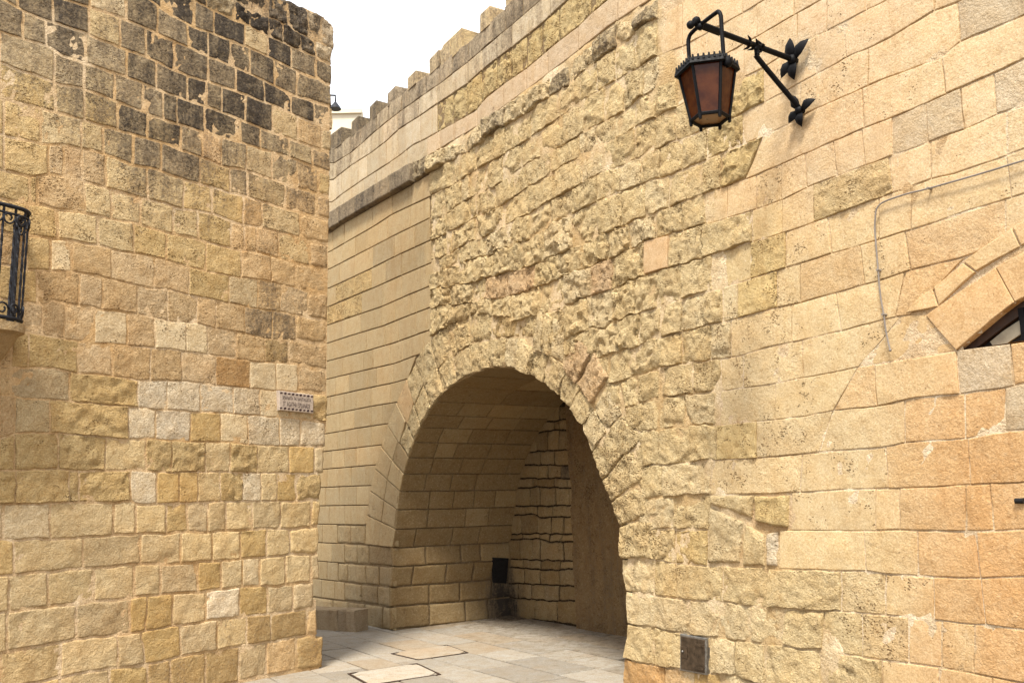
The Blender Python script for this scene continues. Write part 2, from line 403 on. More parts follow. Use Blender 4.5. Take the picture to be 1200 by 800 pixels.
# ------------------------------------------------------------------ LEFT HOUSE
base_house = ground_pt([379, 782])
house = empty('stone_house', base_house, 'tall limestone block house on the left, black crusted at the top, with a worn corner', 'house')
LB = [
 [(270, 800), (311, 790), (360, 783.5), (379, 782)],
 [(39, 800), (88, 789), (137, 782), (168, 779), (206, 770), (214, 768), (253, 761.5), (289, 755), (315, 752), (347, 745.5), (377, 744)],
 [(0, 764), (15, 762), (73, 752), (90, 748.5), (139, 744), (169, 739), (212, 732), (242, 727), (289, 721), (319, 719), (345, 715), (372, 711)],
 [(0, 719), (17, 716.5), (56, 710), (111, 704), (156, 700), (195, 696), (232, 693), (281, 687.5), (306, 686.5), (336, 685), (369, 680)],
 [(0, 674), (54, 669), (97, 666), (165, 660), (195, 661), (232, 658), (283, 655), (312, 652), (346, 649), (377, 648)],
 [(0, 631), (20, 632), (99, 629), (161, 624.7), (200, 625), (218, 622), (250, 624), (267, 621), (305, 619), (339, 619), (376, 617)],
 [(0, 590), (40, 590), (90, 588), (134, 589), (151, 586), (161, 591), (200, 589), (232, 588.5), (257, 587), (295, 587), (349, 587), (377, 585)],
 [(0, 550), (69, 550), (94, 552.5), (154, 551), (200, 553), (267, 553), (302, 554), (377, 554)],
 [(0, 513), (17, 507), (67, 507), (102, 510.6), (149, 514), (200, 515.6), (223, 518), (259, 517), (290, 520.7), (329, 522), (381, 523)],
 [(13, 464), (35, 467), (79, 470), (161, 477), (195, 480), (235, 483), (272, 484.6), (304, 487), (364, 491), (384, 494)],
 [(13, 430), (69, 432), (90, 437), (131, 440), (162.5, 446), (215, 446), (254, 451), (294, 454.5), (322, 458), (355, 459), (384, 463)],
 [(13, 388), (57, 393), (90, 400), (127, 403), (176, 407), (200, 409), (242, 415), (275, 420), (309, 425), (337, 426), (384, 434)],
 [(28, 354), (52, 357), (62, 351), (84, 357), (110, 360.5), (127, 364), (161, 367), (195, 376), (230, 379), (257, 385), (285, 390), (310, 396.7), (346, 399), (384, 404)],
 [(30, 315), (57, 318), (84, 318), (131, 327), (177.5, 338), (200, 340), (222, 345.5), (267, 354), (285, 359), (319, 364), (357.5, 370.5), (384, 375.6)],
 [(32, 277), (65, 280), (114, 287), (132, 292.7), (154, 296), (195, 304.5), (223.5, 313.6), (267, 323), (316, 329.5), (346, 337), (366, 342), (385, 345.4)],
 [(33, 239), (50, 240.5), (69, 245.6), (99, 249), (131, 257), (164, 263), (195, 272), (228.5, 280), (252, 287), (282, 293.5), (302, 296), (329, 304), (356, 310), (385, 318)],
 [(5, 200), (36, 207), (57, 204), (94, 210), (124, 220.5), (164, 232), (174, 234), (195, 239), (217, 245.6), (250, 250.6), (275, 261), (310, 268), (349, 277), (359, 282), (386, 287)],
 [(5, 158.5), (47, 168.5), (80, 170), (121, 180), (154, 193), (184, 199), (200, 206), (235, 215), (269, 225.5), (290, 230.5), (329, 244), (351, 249), (388, 257)],
 [(5, 115.6), (64, 131), (94, 140), (137, 152), (171, 162), (195, 169), (233.5, 183.6), (262, 195), (289, 200), (319, 210), (346, 219), (388, 232)],
 [(0, 72), (18, 80), (62, 95.5), (69, 99), (97, 104), (137, 119), (169, 131), (195, 142), (235, 153.5), (279, 166), (304, 173.6), (337, 183.6), (364, 194.5), (389, 203.7)],
 [(0, 37), (55, 53.6), (72, 65), (100.5, 74), (146, 89), (179, 102), (200, 111), (240, 124), (282, 140), (312, 153.5), (339, 162), (366, 172), (390, 178.6)],
 [(5, 0), (27, 13), (59, 25), (100, 38.5), (146, 58.6), (184, 72), (200, 80.4), (220, 89), (243.5, 95.5), (277, 107), (309, 119), (341, 132), (349, 137), (372.5, 145), (390, 152)],
 [(64, -4), (107, 10), (146, 22), (186, 40), (200, 47), (220, 55), (245, 67), (279, 80), (310.6, 95.5), (342, 110.5), (369, 120.6), (391, 127)],
 [(150, -14), (176, 0), (199, 17), (228.5, 32), (250, 40), (289, 55), (322, 70), (346, 82), (390, 100.5)],
 [(200, -12), (227, 0), (252, 13.4), (287, 28.5), (315.6, 42), (342, 55), (371, 67), (390, 77)],
 [(240, -12), (275, 2), (296, 12), (315, 20), (345, 36), (368, 47), (392, 58)],
 [(300, -17), (336, 0), (358, 9), (381, 20), (390, 29), (393, 37)],
]
LBEDS = [Bed(b, VP_L) for b in LB]
LJ = [  # row k lies between bed k and bed k+1
 ([20, 71, 129, 174, 199.5, 241, 280, 312, 347, 379], 'YYGODDDGTD'),
 ([0, 71, 139, (166, 170.5), 211.5, 254.6, 290, 318, 359, 373], 'yyyGOGyDDT'),
 ([8.5, 90, 153, 171.5, 202, 241.5, 281.6, 314, 343.6, 369], 'yyGOOyWOGG'),
 ([57, 110.6, 158, 188, 232.5, 259.7, 284.4, 305, 335, 364.6, 375], 'yyyGOywygGOW'.replace('g', 'y')),
 ([17, 97.6, 165, 212, 249, 282, 313, 340, 375], 'YyGyyyOyy'),
 ([59.5, 133, 160, 195, 220, 243.6, 265, 296, 329, 364.5, 376], 'wyyyOGyyGyY'),
 ([81, 92.6, 152.5, 184, 210.4, 232, 258.7, 284.6, 306, 325, 347, 377], 'YYYWOOyYWyOY'),
 ([68.3, 124, 171, 201, 241, 270, 302, 338.5, 368, 380], 'YYyYYyYyOw'),
 ([18, 59.5, 150, 182, 223.5, 258, 291, 328, 352, 382.5], 'TyYWWOwWWW'),
 ([13, 82, 162.5, 196, 235, 274, 304.7, 365, 384], 'TGYWWWWwY'),
 ([13, 34, 91, 131, 177, 213, 253.6, 293, 324, 349, 384], 'TYYtTTtKwwRW'[:11]),
 ([27, 50, 76, 110.6, 149, 182, 218, 243, 277, 310.6, 338, 384], 'YtTtwTwwtTDT'),
 ([44, 93, 120.6, 161, 197, 231, 253.6, 287, 320, 346.6, 384], 'YTtTttTTTTT'),
 ([31, 58.6, 84.6, 130.7, 181, 222, 268.7, 302, 328.7, 361, 385], 'TYwTtTYGTtT'),
 ([33, 67, 115, 156.6, 195, 242, 282.4, 317.6, 345.4, 385], 'YYyyYYYTTT'),
 ([35, 44, 99.7, 130, 165, 203, 232.5, 271, 287, 301, 326.5, 362.5, 385], 'YYTyyyyYTTTyT'),
 ([5, 57, 75, 96, 124, 173, 215, 248, 285.4, 307, 351, 387], 'YYtPtyyYYTyT'),
 ([5, 47, 95, 120.6, 156, 189, 235, 269.5, 290.5, 334, 371, 388], 'YYyyyGGYGGTT'),
 ([0, 64.5, 99, 138, 173, 212.6, 237, 260, 289, 319, 348, 373, 388], 'YYyYyYGPGGGTY'),
 ([0, 64, 99, 135, 167.5, 191, 207.6, 240, 282, 305.6, 339, 366, 389], 'yGGyGGyGyGGGT'),
 ([-20, 27.6, 54, 101, 149, 182.6, 220, 242, 260, 288, 319, 349, 376.7, 390], 'GGGGGyGGyGGGTG'),
 ([20, 62, 104.7, 140.7, 171, 204, 244, 277, 310, 341.6, 368, 385, 390], 'GGGyGyGGGGGGG'),
 ([105, 148, 185, 220, 244.4, 269.5, 293, 321.5, 347.8, 390], 'GwyGwGyGGG'),
 ([190, 228.5, 251, 287, 314, 342, 369.7, 390], 'yGGwGGGG'),
 ([205, 242, 275.4, 315, 332, 352, 370, 389], 'GGGBNBNN'),
 ([240, 275.4, 315, 338, 361, 377, 392], 'GNBNNNN'),
]
def house_dark(x, y):
    d = np.clip((285-y-max(0, 130-x)*1.1)/130, 0, 1)
    if y < 95 and x < 140: d = max(d, 0.62)
    return d*1.12
def house_field(V):
    p = proj(V); x, y = p[:, 0], p[:, 1]
    d = np.clip((320-y-np.maximum(0, 150-x)*1.05)/175, 0, 1.0)
    d = np.where((y < 110) & (x < 160), np.maximum(d, 0.78*ss_(-y, -120, -60)), d)
    d = np.maximum(d, 0.85*ss_(x, 270, 345)*ss_(-y, -250, -150))
    return d*(0.80+0.55*(fbm(V*np.array([1, 1, .35]), 1.6, 141, 3)*0.5+0.5))
for k, (jx, codes) in enumerate(LJ):
    bot, top = LBEDS[k], LBEDS[k+1]
    js = list(jx); first = js[0] if not isinstance(js[0], tuple) else js[0][0]
    cs = list(codes); ext = []
    xx = first
    while xx > -330: xx -= random.uniform(38, 66); ext.append(xx)
    js = ext[::-1]+js; n_ext = len(ext)
    if len(cs) == len(jx): ecol, cs = cs[0], cs[1:]
    else: ecol = cs[0]
    for i in range(len(js)-1):
        pt = row_patch(bot, top, js[i], js[i+1]); c = pt(np.array([.5]), np.array([.5]))[0]
        code = ecol if i < n_ext else cs[min(i-n_ext, len(cs)-1)]
        vis = inframe(pt)
        hk = RNG.uniform(0.66, 1.08)*(0.45 if RNG.rand() < 0.07 or code in 'PW' else 1.0); dk = 0.0
        def house_crust(Vt, hk=hk): return hk*house_field(Vt)
        if 300 < c[0] < 350 and 325 < c[1] < 430: dk = max(dk, RNG.uniform(0.25, 0.75))
        if code == 'D': dk = max(dk, 0.22)
        if c[1] > 735 and c[0] > 230: dk = max(dk, 0.22)
        last = i == len(js)-2
        st = dict(gap=RNG.uniform(0.010, 0.020), proud=RNG.uniform(0.0, 0.008), amp=0.007, R=0.008, cell=0.03, wob=0.012, freq=13, worm=0.005, chip=0.004, soot_fn=house_crust)
        rough, pit = 0.6, 0.38
        if c[1] < 300: pit = 0.6; st['amp'] = 0.006; st['gap'] = RNG.uniform(0.020, 0.030)
        if 330 < c[1] < 520: rough = 0.9; st['amp'] = 0.007; st['freq'] = 14; pit = 0.45
        if code == 'Y' and 420 < c[1] < 600: st.update(amp=0.008, freq=11, cell=0.022, worm=0.004, chip=0.008, proud=RNG.uniform(.008, .018), fac=0.014); rough = 1.0
        if code in 'Ow' : st['amp'] = 0.004; rough = 0.35
        if c[1] > 590: st.update(fac=0.004, amp=0.007, R=0.010, wob=0.014, gap=RNG.uniform(.014, .026), worm=0.003, chip=0.006); rough = 0.5; pit = 0.18
        if k >= 24: st.update(amp=0.028, R=0.03, wob=0.02, gap=0.004, cell=0.025, chip=0.02, proud=RNG.uniform(.004, .02)); rough = 1.0; hk = 0.58
        if last: st['depth'] = 0.40; st['wob'] = 0.022; st['R'] = 0.03
        add_stone(house, house_w, pt, jit(C_[code], 0.10), (pit, dk, rough), vis, seed=k*31+i, **st)

def right_end(y):  # traced arris of the corner
    ys = [20, 77, 204, 318, 434, 494, 523, 554, 585, 617, 648, 680, 711, 744, 782]; xs = [381, 390, 389, 385, 384, 384, 381, 377, 377, 376, 376, 369, 372, 374, 379]
    return np.interp(y, ys, xs)
def mortar_sheet(name, parent, wall, s0, s1, z0, z1, step, off_fn, col_fn, keep_fn, prm=(0.0, 0.0, 0.6), dark_fn=None):
    ns = int((s1-s0)/step)+1; nz = int((z1-z0)/step)+1
    s = np.linspace(s0, s1, ns); z = np.linspace(z0, z1, nz)
    Sg, Zg = np.meshgrid(s, z); P, N, T = wall.at(Sg.ravel(), Zg.ravel())
    px = proj(P)
    off = off_fn(P, px, Sg.ravel(), Zg.ravel()); V = P+N*off[:, None]
    idx = np.arange(ns*nz).reshape(nz, ns)
    q = np.stack([idx[:-1, :-1], idx[:-1, 1:], idx[1:, 1:], idx[1:, :-1]], -1).reshape(-1, 4)
    e1 = V[q[0, 1]]-V[q[0, 0]]; e2 = V[q[0, 3]]-V[q[0, 0]]
    if np.cross(e1, e2)@N[q[0, 0]] < 0: q = q[:, ::-1]
    cs = Sg.ravel()[q].mean(1); cz = Zg.ravel()[q].mean(1); cp = px[q].mean(1)
    q = q[keep_fn(cp, cs, cz)]
    used = np.unique(q); mp = np.full(ns*nz, -1); mp[used] = np.arange(len(used))
    C = col_fn(P[used], px[used]); A = np.tile(np.array(prm), (len(used), 1))
    if dark_fn: A[:, 1] = dark_fn(V[used])
    o = link_mesh(name, V[used], mp[q], LIME, parent, True, (C, A))
    return o
hs0 = house_w.hit_sz(np.array([[379.0, 782.0]]))[0][0]
def hm_off(P, px, s, z): return np.where(px[:, 1] > 590, -0.008, -0.005)+0.006*fbm(P, 9, 5)
def hm_col(P, px):
    n = fbm(P, 2.2, 41)*0.5+0.5
    a = np.array([.60, .42, .22]); b = np.array([.76, .62, .43])
    c = a+(b-a)*np.clip((n-0.3)*2.2, 0, 1)[:, None]
    return np.concatenate([c, np.ones((len(c), 1))], 1)
def hm_keep(cp, s, z):
    top = Bed(LB[-1], VP_L)(cp[:, 0])
    return (cp[:, 0] < right_end(cp[:, 1])-2.5) & (cp[:, 1] > top+3)
mortar_sheet('mortar', house, house_w, hs0-6.5, hs0+0.2, -0.05, 8.3, 0.05, hm_off, hm_col, hm_keep, dark_fn=lambda V: np.where(proj(V)[:, 1] < 60-(390-proj(V)[:, 0])*0.46, 0.45, 0.22)*house_field(V))
def prism(name, plan, z0, z1, mat, parent=None, attrs=None, label=None, cat=None):
    n = len(plan); V = [(x, y, z0) for x, y in plan]+[(x, y, z1) for x, y in plan]
    a = sum(plan[i][0]*plan[(i+1) % n][1]-plan[(i+1) % n][0]*plan[i][1] for i in range(n))
    F = [list(range(n))[::-1], list(range(n, 2*n))]+[[i, (i+1) % n, n+(i+1) % n, n+i] for i in range(n)]
    if a < 0: F = [f[::-1] for f in F]
    A = None
    if attrs: A = (np.tile(np.array([*attrs[0], 1.0]), (2*n, 1)), np.tile(np.array(attrs[1]), (2*n, 1)))
    o = link_mesh(name, V, F, mat, parent, False, A)
    if label: o['label'] = label; o['category'] = cat
    return o
nH = house_w.at([8.0], [1.0])[1][0][:2]
hc = CL-dL*0.16-nH*0.06
prism('wall_core', [hc, hc-dL*6.3, hc-dL*6.3-nH*3.2, hc-nH*3.2], -0.05, 7.0, LIME, house, ((.45, .32, .16), (.3, .2, .8)))

# ------------------------------------------------------------------ FACADE: arch opening
OPEN_L = [(460, 738), (459, 711), (459, 687.5), (462, 664), (461, 641.4), (464.6, 619.7), (467, 597), (469.7, 575), (474, 555), (479.7, 536), (486.5, 517), (494, 499.5), (507, 478), (521, 460), (537, 447), (556, 438), (575, 431), (594, 430), (612, 433), (625, 440), (638, 449), (653.8, 464), (669, 480), (683, 497), (689, 517), (694, 533), (704, 556), (716, 588), (726, 616), (727, 650), (733, 693), (737, 717), (736, 750), (732, 770), (731, 810)]
OS, OZ = facade_w.hit_sz(np.array(OPEN_L, float))
OZ[0] = -0.1; OZ[-1] = -0.1
def in_poly(x, y, px, py):
    r = np.zeros(len(x), bool); n = len(px); j = n-1
    for i in range(n):
        c = ((py[i] > y) != (py[j] > y)) & (x < (px[j]-px[i])*(y-py[i])/(py[j]-py[i]+1e-12)+px[i])
        r ^= c; j = i
    return r
# lunette over the doorway at the right
LUN = [(1121, 411), (1133, 399), (1147, 388), (1166, 372), (1190, 354), (1215, 338), (1260, 318), (1310, 312), (1345, 330), (1345, 376), (1200, 399)]
LS, LZ = facade_w.hit_sz(np.array(LUN, float))

rubble = empty('arched_wall', np.array([*BR, 0.0]), 'rough yellow rubble wall pierced by the big round arch', 'wall')
bastion = empty('bastion_wall', facade_w.at([S_B-2.0], [0.0])[0][0], 'smooth squared block wall with cornice and crenellated parapet left of the arch', 'wall')
ashlar = empty('ashlar_house', facade_w.at(facade_w.hit_sz(np.array([[1000.0, 850.0]]))[0], [0.0])[0][0], 'smooth honey and orange ashlar house front with fanlight door arch on the right', 'house')
tunnel = empty('vaulted_passage', facade_w.at([S_B+2.0], [0.0])[0][0]-NF*0.9, 'shadowed barrel vaulted recess of coursed blocks inside the round arch', 'archway')

K = {}
K['MB'] = [(487, 212), (504, 203.7), (522, 192), (546, 181), (570, 162), (592, 148), (620, 133), (642, 115), (669, 100), (687, 82), (721, 58), (751, 33), (770, 22), (800, 3), (830, -18)]
K[18] = [(505, 229), (527, 220), (551, 205), (570, 193.6), (593, 180), (612, 169), (657, 138), (684, 117), (722, 95), (770, 67), (800, 55), (850, 27), (897, 0), (940, -26)]
K[17] = [(507, 262), (522, 254), (542, 237), (557, 230), (580, 220), (593, 210), (620, 192), (657, 172), (679, 160), (704, 145), (731, 132), (750, 115), (770, 104), (794, 92), (830, 75), (860, 58), (894, 39), (950, 7), (1000, -22)]
K[16] = [(507, 283), (530, 271), (547, 261), (570, 250.6), (592, 239), (620, 220), (650, 202), (679, 185), (711, 168), (737, 155), (773, 136), (800, 122), (830, 110), (859, 97), (896, 78.7), (940, 51), (985.7, 28), (1014, 13), (1040, 0), (1080, -22)]
K[15] = [(505, 308), (530, 296), (560, 281), (592, 265), (622, 249), (650, 234), (685, 214), (711, 200), (727, 195), (751, 184), (790, 166), (830, 152), (872, 133), (911, 112), (957, 87), (992, 67.5), (1012, 58.7), (1044, 43.5), (1094, 13), (1120, 3), (1160, -16)]
K[14] = [(505, 322), (540, 310), (592, 293), (622, 280), (650, 262), (685, 244), (720, 228), (760, 214), (800, 200), (828, 188), (874, 168), (896, 160), (931, 143), (945, 133), (983, 116), (1012, 103), (1033, 93.6), (1101, 69.6), (1123, 50), (1200, 18.5)]
K[13] = [(505, 340), (540, 335), (578, 325), (625, 312), (680, 288), (720, 270), (760, 253), (800, 238), (827, 227), (887, 205), (940, 182), (959.6, 173), (1009.6, 152), (1044, 139), (1083.6, 122), (1123, 104), (1162, 87), (1200, 69.6)]
K[12] = [(505, 361), (540, 358), (570, 352), (593, 349), (635, 337), (680, 318), (720, 302), (760, 282), (800, 272), (832, 262), (857, 254), (881, 247), (917.5, 234), (953, 217), (981, 207), (1014, 194), (1044, 183.5), (1088, 167), (1131.5, 151), (1168.5, 134), (1200, 124)]
K[11] = [(600, 378), (640, 368), (680, 352), (720, 340), (757, 322), (785, 314), (825, 303.5), (881, 283.5), (907.5, 276), (940, 266), (970, 255), (992, 246.6), (1046.6, 226), (1064, 221.6), (1090, 209.6), (1116, 204), (1179, 183.5), (1200, 175)]
K[10] = [(640, 405), (690, 388), (720, 378), (750, 368), (790, 354), (847, 337), (871, 330), (921, 314), (940, 308.6), (976, 296.6), (1025, 282.5), (1060, 271.6), (1088, 263), (1131.5, 247.7), (1175, 234.6), (1200, 227)]
K[9] = [(680, 430), (715, 416), (740, 407), (775, 395), (854, 375.6), (911, 360.5), (940, 354), (979, 343), (1027, 330), (1064, 317), (1125, 303), (1200, 280)]
K[8] = [(690, 458), (716, 450), (750, 440), (783, 430), (813, 425), (847, 421), (870, 416), (896, 407.6), (934, 400), (940, 398.5), (985.7, 387.7), (1031, 375.7), (1053, 371), (1083.6, 368), (1120, 360), (1200, 340)]
K[7] = [(720, 480), (746, 474), (775, 466), (839, 458), (849, 458), (872, 454.5), (906, 449.5), (940, 443), (985.7, 434.4), (1005, 430), (1044.4, 423.6), (1120.6, 410.5), (1200, 399.6)]
K[6] = [(740, 508), (758, 505.6), (814, 498), (840, 499), (904, 492), (940, 487.7), (977, 481), (1027, 475.8), (1070.5, 467), (1123, 461.6), (1176, 454), (1200, 448.6)]
K[5] = [(745, 548), (772, 545), (830, 539), (857, 537.6), (889, 536.8), (927, 533), (957, 530), (1038, 523.7), (1062, 518), (1131.5, 514), (1166, 507.4), (1200, 504)]
K[4] = [(750, 586), (783, 582), (832, 579.5), (884, 578.6), (940, 577), (1025, 572.7), (1055, 572), (1134, 568), (1200, 565)]
K[3] = [(750, 621), (792, 620.5), (829, 620.5), (914, 621), (1025, 621.6), (1055, 620.5), (1144.5, 622.7), (1200, 620.5)]
K[2] = [(727, 655), (766, 655), (793, 660), (832, 662), (870, 664), (900, 665), (944, 667), (1015, 669), (1038, 672.6), (1103, 676), (1146, 677), (1200, 675)]
K[1] = [(729, 692), (767, 697), (810, 702.5), (847, 705), (881, 710), (919, 713), (986, 716), (1038, 721), (1067, 723), (1103, 726.6), (1141, 731), (1155, 731), (1200, 738)]
K[0] = [(733, 731), (765, 734), (800, 741), (832, 745.6), (879, 752), (900, 755), (919, 755), (944, 760.6), (970, 761.5), (1031, 772.8), (1069, 777), (1105, 782), (1164, 793), (1200, 800)]
K['A'] = [(731, 770), (780, 781), (800, 783), (832, 788), (861, 791.5), (892, 800), (950, 812), (1200, 862)]
K['B'] = [(731, 809), (797, 824), (900, 849), (1200, 924)]
K['X'] = [(505, 396), (530, 380), (560, 368), (602, 374)]
KB = {k: Bed(v, VP_R) for k, v in K.items()}
# (upper bed, lower bed, joints, codes, x where rubble gives way to ashlar)
FR = [
 ('MB', 18, [504, 535, 560, 581, 593, 603, 623, 657, 681, 701, 722, 745, 772, 800, 835, 870, 910], 'FFFFFFFFFFFFaaaa', 772),
 (18, 17, [505, 522, 541, 551, 569, 590, 612, 636, 660, 686, 709, 732, 755, 774, 800, 828, 887, 930, 970], 'FFfFFFFFFFFFfaaAAA', 774),
 (17, 16, [506, 525, 552, 582, 603, 619, 647, 680, 700, 722, 745, 770, 794, 835, 872, 934, 969, 1015, 1060], 'FFFFFFFfFFFFfaAaAA', 794),
 (16, 15, [506, 530, 558, 590, 620, 652, 684, 708, 745, 770, 793, 822, 857, 896, (955, 957), (989, 992), 1094, 1150, 1200], 'FFFFFFfFFFFfHAAaaN', 896),
 (15, 14, [506, 540, 572, 600, 622, 645, 672, 700, 728, 752, 775, 800, 830, 871, 938, 1017, (1122, 1125), 1215], 'FFfFFFFFfFFFHAAaN', 871),
 (14, 13, [506, 545, 580, 612, 640, 672, 701, 730, 758, 785, 824, 845, (896, 873), (1010, 1013), (1104, 1108), 1215], 'FFFFfFFFfFFHARr', 873),
 (13, 12, [506, 530, 555, 570, 597, 628, 655, 685, 712, 740, 770, 800, 827, 852, 886, 916, (943, 946), (977, 981), (1010, 1014), 1045.6, (1085, 1088), (1125, 1130), (1164, 1168), 1215], 'FFFPPFFFFfFFaaAAARaNNRN', 827),
 (12, 11, [600, 635, 665, 694, 719, 757, 785, 824, 882, 917, 954, (1041, 1047), 1091, 1180, 1215], 'FFfPFfFFFAHRaA', 882),
 (11, 10, [630, 662, 690, 720, 745, 772, 800, 836, 880, 921, (970, 975), 1030, 1068, (1179, 1185), 1215], 'FFfFFFFFHARrRRR', 838),
 (10, 9, [672, 700, 725, 750, 775, 800, 829, 848, 865, 911, 938, (1008, 1014), (1060, 1067), 1178, 1215], 'FFFFFfFfHARRRR', 846),
 (9, 8, [690, 715, 740, 775, 800, 835, 857, 928, (980, 986), (1060, 1050), (1132, 1066)], 'FFFFFfAArRR', 857),
 (8, 7, [705, 728, 750, 773, 812, 845, 871, (940, 942), (1057, 1005), (1084, 1120)], 'FFFFFAAAr', 845),
 (7, 6, [735, 755, 773, 803, 839, 908, (1005, 977), (1024, 1028), (1120.6, 1125), (1183, 1188), 1215], 'FFFfAARRNR', 839),
 (6, 5, [745, 773, 811, 841, 887, (977, 960), 1060, (1130, 1131), 1178, 1215], 'FFFHAARRN', 841),
 (5, 4, [745, 777, (835.6, 832), (940, 937), (1038, 1041), (1134, 1137), 1215], 'FfAARr', 833),
 (4, 3, [750, 790, 832], 'fF', 900),
 (4, 3, [927.5, 1026, 1054.5, 1132, (1160, 1165), 1215], 'AaRRR', 900),
 (3, 2, [745, 767, 793, 830], 'FFH', 900),
 (3, 2, [914, (1012, 1014), (1075, 1076), (1144, 1149), 1215], 'AARR', 900),
 (2, 1, [(727, 733), 767, 793, 848, 900, 986, 1038, 1095, (1149, 1155), 1215], 'fFFFFAArR', 980),
 (1, 0, [(733, 737), 763, 811, 844, 881, 919, 966, 1010, 1065, 1104, 1141.5, 1215], 'fffffFFAaAR', 970),
 (0, 'A', [(737, 732), 768, 801, 833, 863, 897, 964, 1034, 1100, 1163, 1230], 'FFFfFFFAAA', 1000),
 (12, 'X', [506, 528, 552, 578, 602], 'FFFF', 900),
 ('A', 'B', [(732, 731), 780, 813, 850, 900, 960, 1040, 1120, 1200], 'KTOfFFAA', 1000),
]
def rubble_style(k=1.0):
    return dict(gap=RNG.uniform(0.010, 0.022), proud=RNG.uniform(0.014, 0.032)*k, amp=0.009, R=0.007, cell=0.018, wob=0.020, freq=RNG.uniform(9, 13), depth=0.12, tilt=RNG.uniform(-0.055, 0.02), worm=RNG.uniform(0.003, 0.010), chip=0.018, fac=RNG.uniform(0.010, 0.020))
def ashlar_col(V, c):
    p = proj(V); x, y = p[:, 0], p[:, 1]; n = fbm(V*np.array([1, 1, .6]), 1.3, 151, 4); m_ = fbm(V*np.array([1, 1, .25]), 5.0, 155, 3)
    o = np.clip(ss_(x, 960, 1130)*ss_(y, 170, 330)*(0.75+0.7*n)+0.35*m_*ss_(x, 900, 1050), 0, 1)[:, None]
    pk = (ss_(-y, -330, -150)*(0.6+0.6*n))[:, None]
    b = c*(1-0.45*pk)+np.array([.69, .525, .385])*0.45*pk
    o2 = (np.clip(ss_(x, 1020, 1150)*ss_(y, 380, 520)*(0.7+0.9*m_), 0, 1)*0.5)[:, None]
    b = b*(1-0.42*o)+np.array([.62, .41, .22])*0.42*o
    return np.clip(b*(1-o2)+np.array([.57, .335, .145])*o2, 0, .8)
def ashlar_style():
    return dict(gap=RNG.uniform(0.005, 0.013), proud=RNG.uniform(0.0, 0.008), amp=0.005, R=0.005, cell=0.05, wob=0.005, freq=8, depth=0.08, chip=0.003, worm=0.003, col_fn=ashlar_col)
n_ = 0
for (kt, kb, js, codes, xa) in FR:
    top, bot = KB[kt], KB[kb]
    for i in range(len(js)-1):
        n_ += 1
        pt = row_patch(bot, top, js[i], js[i+1]); c = pt(np.array([.5]), np.array([.5]))[0]
        code = codes[min(i, len(codes)-1)]
        rub = c[0] < xa
        if rub:
            st = rubble_style(); prm = (RNG.uniform(0.4, 0.75), 0.0, 1.0)
            if c[0] > 730 and c[1] > 640: st.update(amp=0.007, R=0.007, gap=0.014, proud=RNG.uniform(0.010, 0.030), wob=0.014, worm=0.004, chip=0.012, tilt=-.02, fac=0.010); prm = (0.4, 0, 0.9)
            if c[1] > 255 and c[1] < 420 and c[0] < 760: st.update(amp=0.016, wob=0.038, worm=0.010, R=0.008, proud=RNG.uniform(0.008, 0.055), chip=0.028, fac=0.026)
            if code == 'P': st.update(amp=0.010, R=0.010, proud=0.035, wob=0.010, chip=0.01, tilt=0, worm=0.014); prm = (0.7, 0, 0.8)
            if code == 'H': st.update(amp=0.010, R=0.012, proud=0.020, wob=0.012, tilt=0, worm=0.018, chip=0.012); prm = (0.5, 0, 1.0)
            if kt == 12 and 757 < c[0] < 785: st = ashlar_style(); st['proud'] = 0.035; prm = (0, 0, 0.05); code = 'P'
            par = rubble
        else:
            st = ashlar_style(); prm = (RNG.uniform(0.15, 0.5), 0.0, RNG.uniform(0.10, 0.22)); par = ashlar
            if code in 'Rr' and c[1] < 260: code = 'a' if RNG.rand() < .5 else 'A'
            if code in 'Rr' and c[0] < 1090: code = RNG.choice(['A', 'R'])
            if code in 'a': prm = (0.22, 0.0, 0.13)
            if code in 'N': prm = (0.1, 0.16, 0.28); st['col_fn'] = None
            if code in 'Rr': prm = (RNG.uniform(0.1, 0.3), 0.0, 0.26)
            if code == 'H': st.update(amp=0.008, cell=0.022, worm=0.014, proud=0.016); prm = (0.55, 0.0, 0.9)
            if c[0] < 930 and c[1] > 320: prm = (RNG.uniform(0.4, 0.7), 0, 0.3)
            if kb in (0, 1) and c[0] < 1060: st.update(amp=0.008, cell=0.04); prm = (0.6, 0, 0.6)
        if kb == 'B' and i < 3: prm = (0.2, 0.25, 0.6)
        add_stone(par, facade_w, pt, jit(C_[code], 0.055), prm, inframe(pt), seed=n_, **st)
    # beyond the right of the picture
    last = js[-1] if not isinstance(js[-1], tuple) else js[-1][0]
    if last > 1195:
        xx = last
        while xx < 1420:
            nx = xx+random.uniform(60, 110); pt = row_patch(bot, top, xx, nx); xx = nx
            if in_poly(*[np.array([v]) for v in pt(np.array([.5]), np.array([.5]))[0]], [p[0] for p in LUN], [p[1] for p in LUN])[0]: continue
            add_stone(ashlar, facade_w, pt, jit(C_['R']), (0.2, 0, 0.15), False, **ashlar_style())

# odd blocks in the patched area right of the pier
for q, code in (([(831, 592), (873, 611), (868, 660), (831, 660)], 'f'), ([(874, 613), (898, 625), (898, 664), (872, 664)], 'F'), ([(899, 624), (913, 622), (913, 664), (899, 664)], 'W'),
                ([(832, 580), (884, 579), (882, 609), (834, 590)], 'F'), ([(884, 580), (926, 580), (924, 620), (886, 610)], 'H')):
    add_stone(rubble, facade_w, quad_patch(q), jit(C_[code], .05), (0.5, 0, 0.9), True, seed=n_, gap=0.014, proud=RNG.uniform(0.022, 0.035), amp=0.016, R=0.022, cell=0.022, wob=0.012, worm=0.008); n_ += 1

